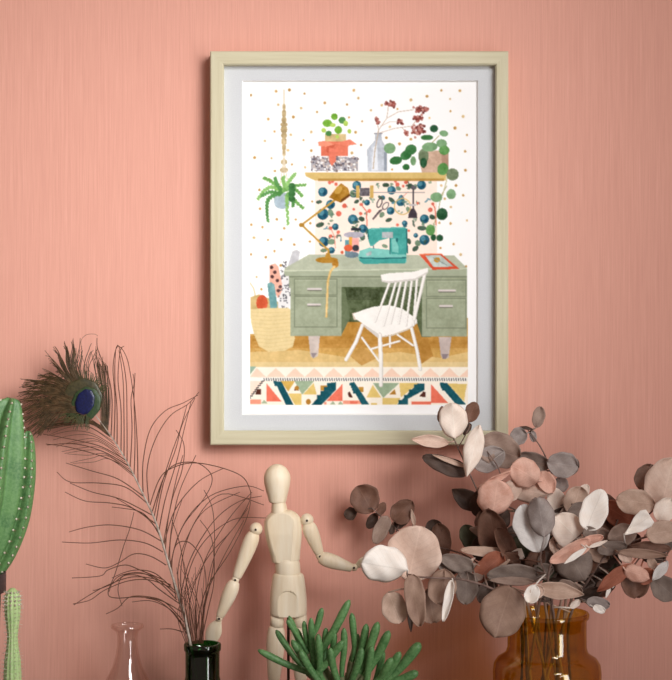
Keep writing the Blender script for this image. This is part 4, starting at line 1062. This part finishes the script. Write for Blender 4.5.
leaf('E', 575, 556, 27, 6, 215, .186, 'white', shape='lance')
leaf('E', 598, 544, 20, 4.5, 20, .182, 'cream', shape='lance')
leaf('E', 512, 575, 50, 21, 180, .158, 'dgrey', shape='obov', cup=.18, roll=10)
leaf('E', 512, 581, 46, 9, 178, .166, 'taupe', shape='lance', roll=10)
leaf('E', 503, 612, 53, 44, 252, .170, 'tan', cup=-.10)
leaf('E', 559, 591, 50, 17, 352, .180, 'beige', shape='lance', cup=.25, roll=-10)
leaf('E', 537, 591, 14, 14, 200, .184, 'pinkbeige', cup=.2)
leaf('E', 532, 594, 19, 15, 250, .186, 'white', cup=.15)
leaf('E', 575, 604, 12, 7, 40, .17, 'cream')
leaf('E', 541, 572, 26, 16, 200, .150, 'dgrey')
leaf('E', 590, 534, 16, 14, 300, .172, 'dgrey')
leaf('E', 548, 566, 30, 20, 100, .140, 'dgrey')
leaf('E', 522, 550, 30, 22, 120, .13, 'olive')
leaf('E', 556, 583, 30, 22, 20, .14, 'olive')

branch('F', 'right eucalyptus branch with large beige leaves reaching the right edge', [(575, 735, .13), (568, 640, .135), (574, 606, .135), (590, 578, .13), (606, 556, .13), (628, 543, .13), (650, 536, .13), (676, 530, .13)], 1.5, .8, extra=[[(628, 543, .13), (640, 525, .125), (656, 508, .125), (668, 506, .125)], [(628, 543, .13), (645, 556, .135), (664, 560, .135)], [(606, 556, .13), (612, 535, .12), (618, 520, .115)]])
leaf('F', 646, 477, 28, 22, 65, .105, 'taupe')
leaf('F', 667, 483, 52, 44, 75, .122, 'pinkbeige', cup=.08)
leaf('F', 635.5, 502, 39, 25, 172, .13, 'beige', cup=.12)
leaf('F', 665, 510, 26, 22, 60, .134, 'cream', cup=.1)
leaf('F', 663, 532, 34, 23, 10, .142, 'beige', cup=.1)
leaf('F', 637, 525, 32, 26, 35, .146, 'white', shape='tri', cup=.05, roll=15)
leaf('F', 619, 514, 38, 26, 150, .11, 'rust', shape='obov')
leaf('F', 608, 508, 30, 20, 110, .10, 'brown')
leaf('F', 622, 535, 30, 22, 200, .13, 'taupe')
leaf('F', 600, 540, 34, 24, 170, .12, 'taupe')
leaf('F', 612, 548, 30, 14, 190, .135, 'dgrey')
leaf('F', 643, 553.5, 50, 10, 356, .148, 'tan', shape='lance', cup=.2)
leaf('F', 650, 547, 42, 12, 176, .138, 'brown', shape='lance')
leaf('F', 625, 557, 15, 10, 330, .146, 'pinkbeige')
leaf('F', 600, 560, 36, 22, 200, .118, 'dark')
leaf('F', 590, 583, 34, 18, 210, .115, 'dark')
leaf('F', 604, 572, 30, 20, 220, .112, 'olive')
leaf('F', 614, 578, 44, 15, 218, .150, 'rust', shape='lance', cup=.1)
leaf('F', 635, 582, 32, 27, 275, .142, 'brown', cup=.15)
leaf('F', 637, 574, 26, 17, 340, .152, 'peach', shape='obov', cup=-.2)
leaf('F', 646, 576, 16, 18, 320, .148, 'rust')
leaf('F', 652, 563, 14, 9, 300, .146, 'beige')
leaf('F', 660, 571, 24, 11, 230, .152, 'silver', shape='lance')
leaf('F', 664, 588, 30, 24, 320, .144, 'dgrey')
leaf('F', 598, 603, 24, 12, 350, .148, 'grey', cup=.15)
leaf('F', 599, 609, 13, 8, 340, .152, 'white')
leaf('F', 608, 592, 13, 4, 250, .15, 'white', shape='lance')
leaf('F', 614, 584, 9, 3, 250, .15, 'white', shape='lance')
leaf('F', 664, 545, 20, 14, 10, .130, 'dgrey')
leaf('F', 585, 592, 26, 6, 220, .13, 'dgrey', shape='lance')

# smaller leaves filling the heart of the bouquet
frnd = random.Random(8)
for i in range(26):
    key = 'ADEF'[i % 4]; t = frnd.random()
    cx = 478 + 150 * t; cy = 520 + frnd.uniform(0, 62) - 18 * math.sin(math.pi * t)
    leaf(key, cx, cy, frnd.uniform(20, 32), frnd.uniform(13, 23), frnd.uniform(0, 360), frnd.uniform(.085, .125), frnd.choice(['brown', 'dgrey', 'taupe', 'dark', 'tan', 'olive', 'beige']), roll=frnd.uniform(-50, 50), cup=frnd.uniform(-.25, .3), pitch=frnd.uniform(-.008, .008), shape=frnd.choice(['round', 'obov', 'lance']))

for i, (key, cx, cy, L_, W_, an_, dd_, cl_) in enumerate((
    ('E', 521, 566, 30, 20, 150, .135, 'dark'), ('E', 535, 560, 26, 18, 60, .140, 'brown'), ('D', 548, 552, 28, 20, 110, .125, 'dgrey'), ('E', 560, 572, 30, 18, 200, .140, 'dark'),
    ('F', 584, 566, 28, 20, 30, .128, 'brown'), ('F', 598, 552, 26, 18, 140, .130, 'tan'), ('F', 588, 594, 28, 14, 20, .136, 'dark'), ('D', 512, 540, 30, 22, 80, .120, 'dgrey'),
    ('E', 506, 562, 28, 18, 190, .142, 'brown'), ('F', 606, 586, 26, 16, 230, .125, 'brown'), ('A', 485, 524, 28, 20, 100, .105, 'brown'), ('D', 565, 516, 24, 18, 60, .095, 'taupe'),
    ('F', 609, 520, 26, 22, 130, .105, 'brown'), ('F', 628, 540, 26, 18, 10, .120, 'brown'), ('F', 654, 556, 24, 16, 190, .125, 'dark'), ('E', 545, 596, 22, 12, 10, .150, 'dgrey'),
    ('B', 470, 572, 28, 18, 170, .145, 'taupe'), ('B', 487, 592, 26, 20, 240, .150, 'dgrey'), ('A', 500, 520, 26, 20, 60, .100, 'dark'), ('E', 570, 588, 26, 14, 340, .148, 'taupe'))):
    leaf(key, cx, cy, L_, W_, an_, dd_, cl_, roll=frnd.uniform(-25, 25), cup=frnd.uniform(.05, .25), shape=frnd.choice(['round', 'obov']))

# bare stems crossing inside the vase
for i, (xb, xt) in enumerate(((522, 562), (570, 526), (535, 552), (558, 535), (514, 540), (578, 550), (548, 566), (530, 572), (562, 544), (540, 524))):
    bm = bmesh.new(); a_, b_ = P(xb, 745, VD + (i % 4 - 1.5) * .012), P(xt, 598, VD + (1.5 - i % 4) * .011)
    tube(bm, smooth_path([a_, a_.lerp(b_, .5) + Vector((.002 * (-1) ** i, 0, 0)), b_], 6), .0013, 8)
    obj('side_stem', bm, LM['beige' if i % 2 else 'tan'], BR_['ABDEFADEFB'[i]][0])
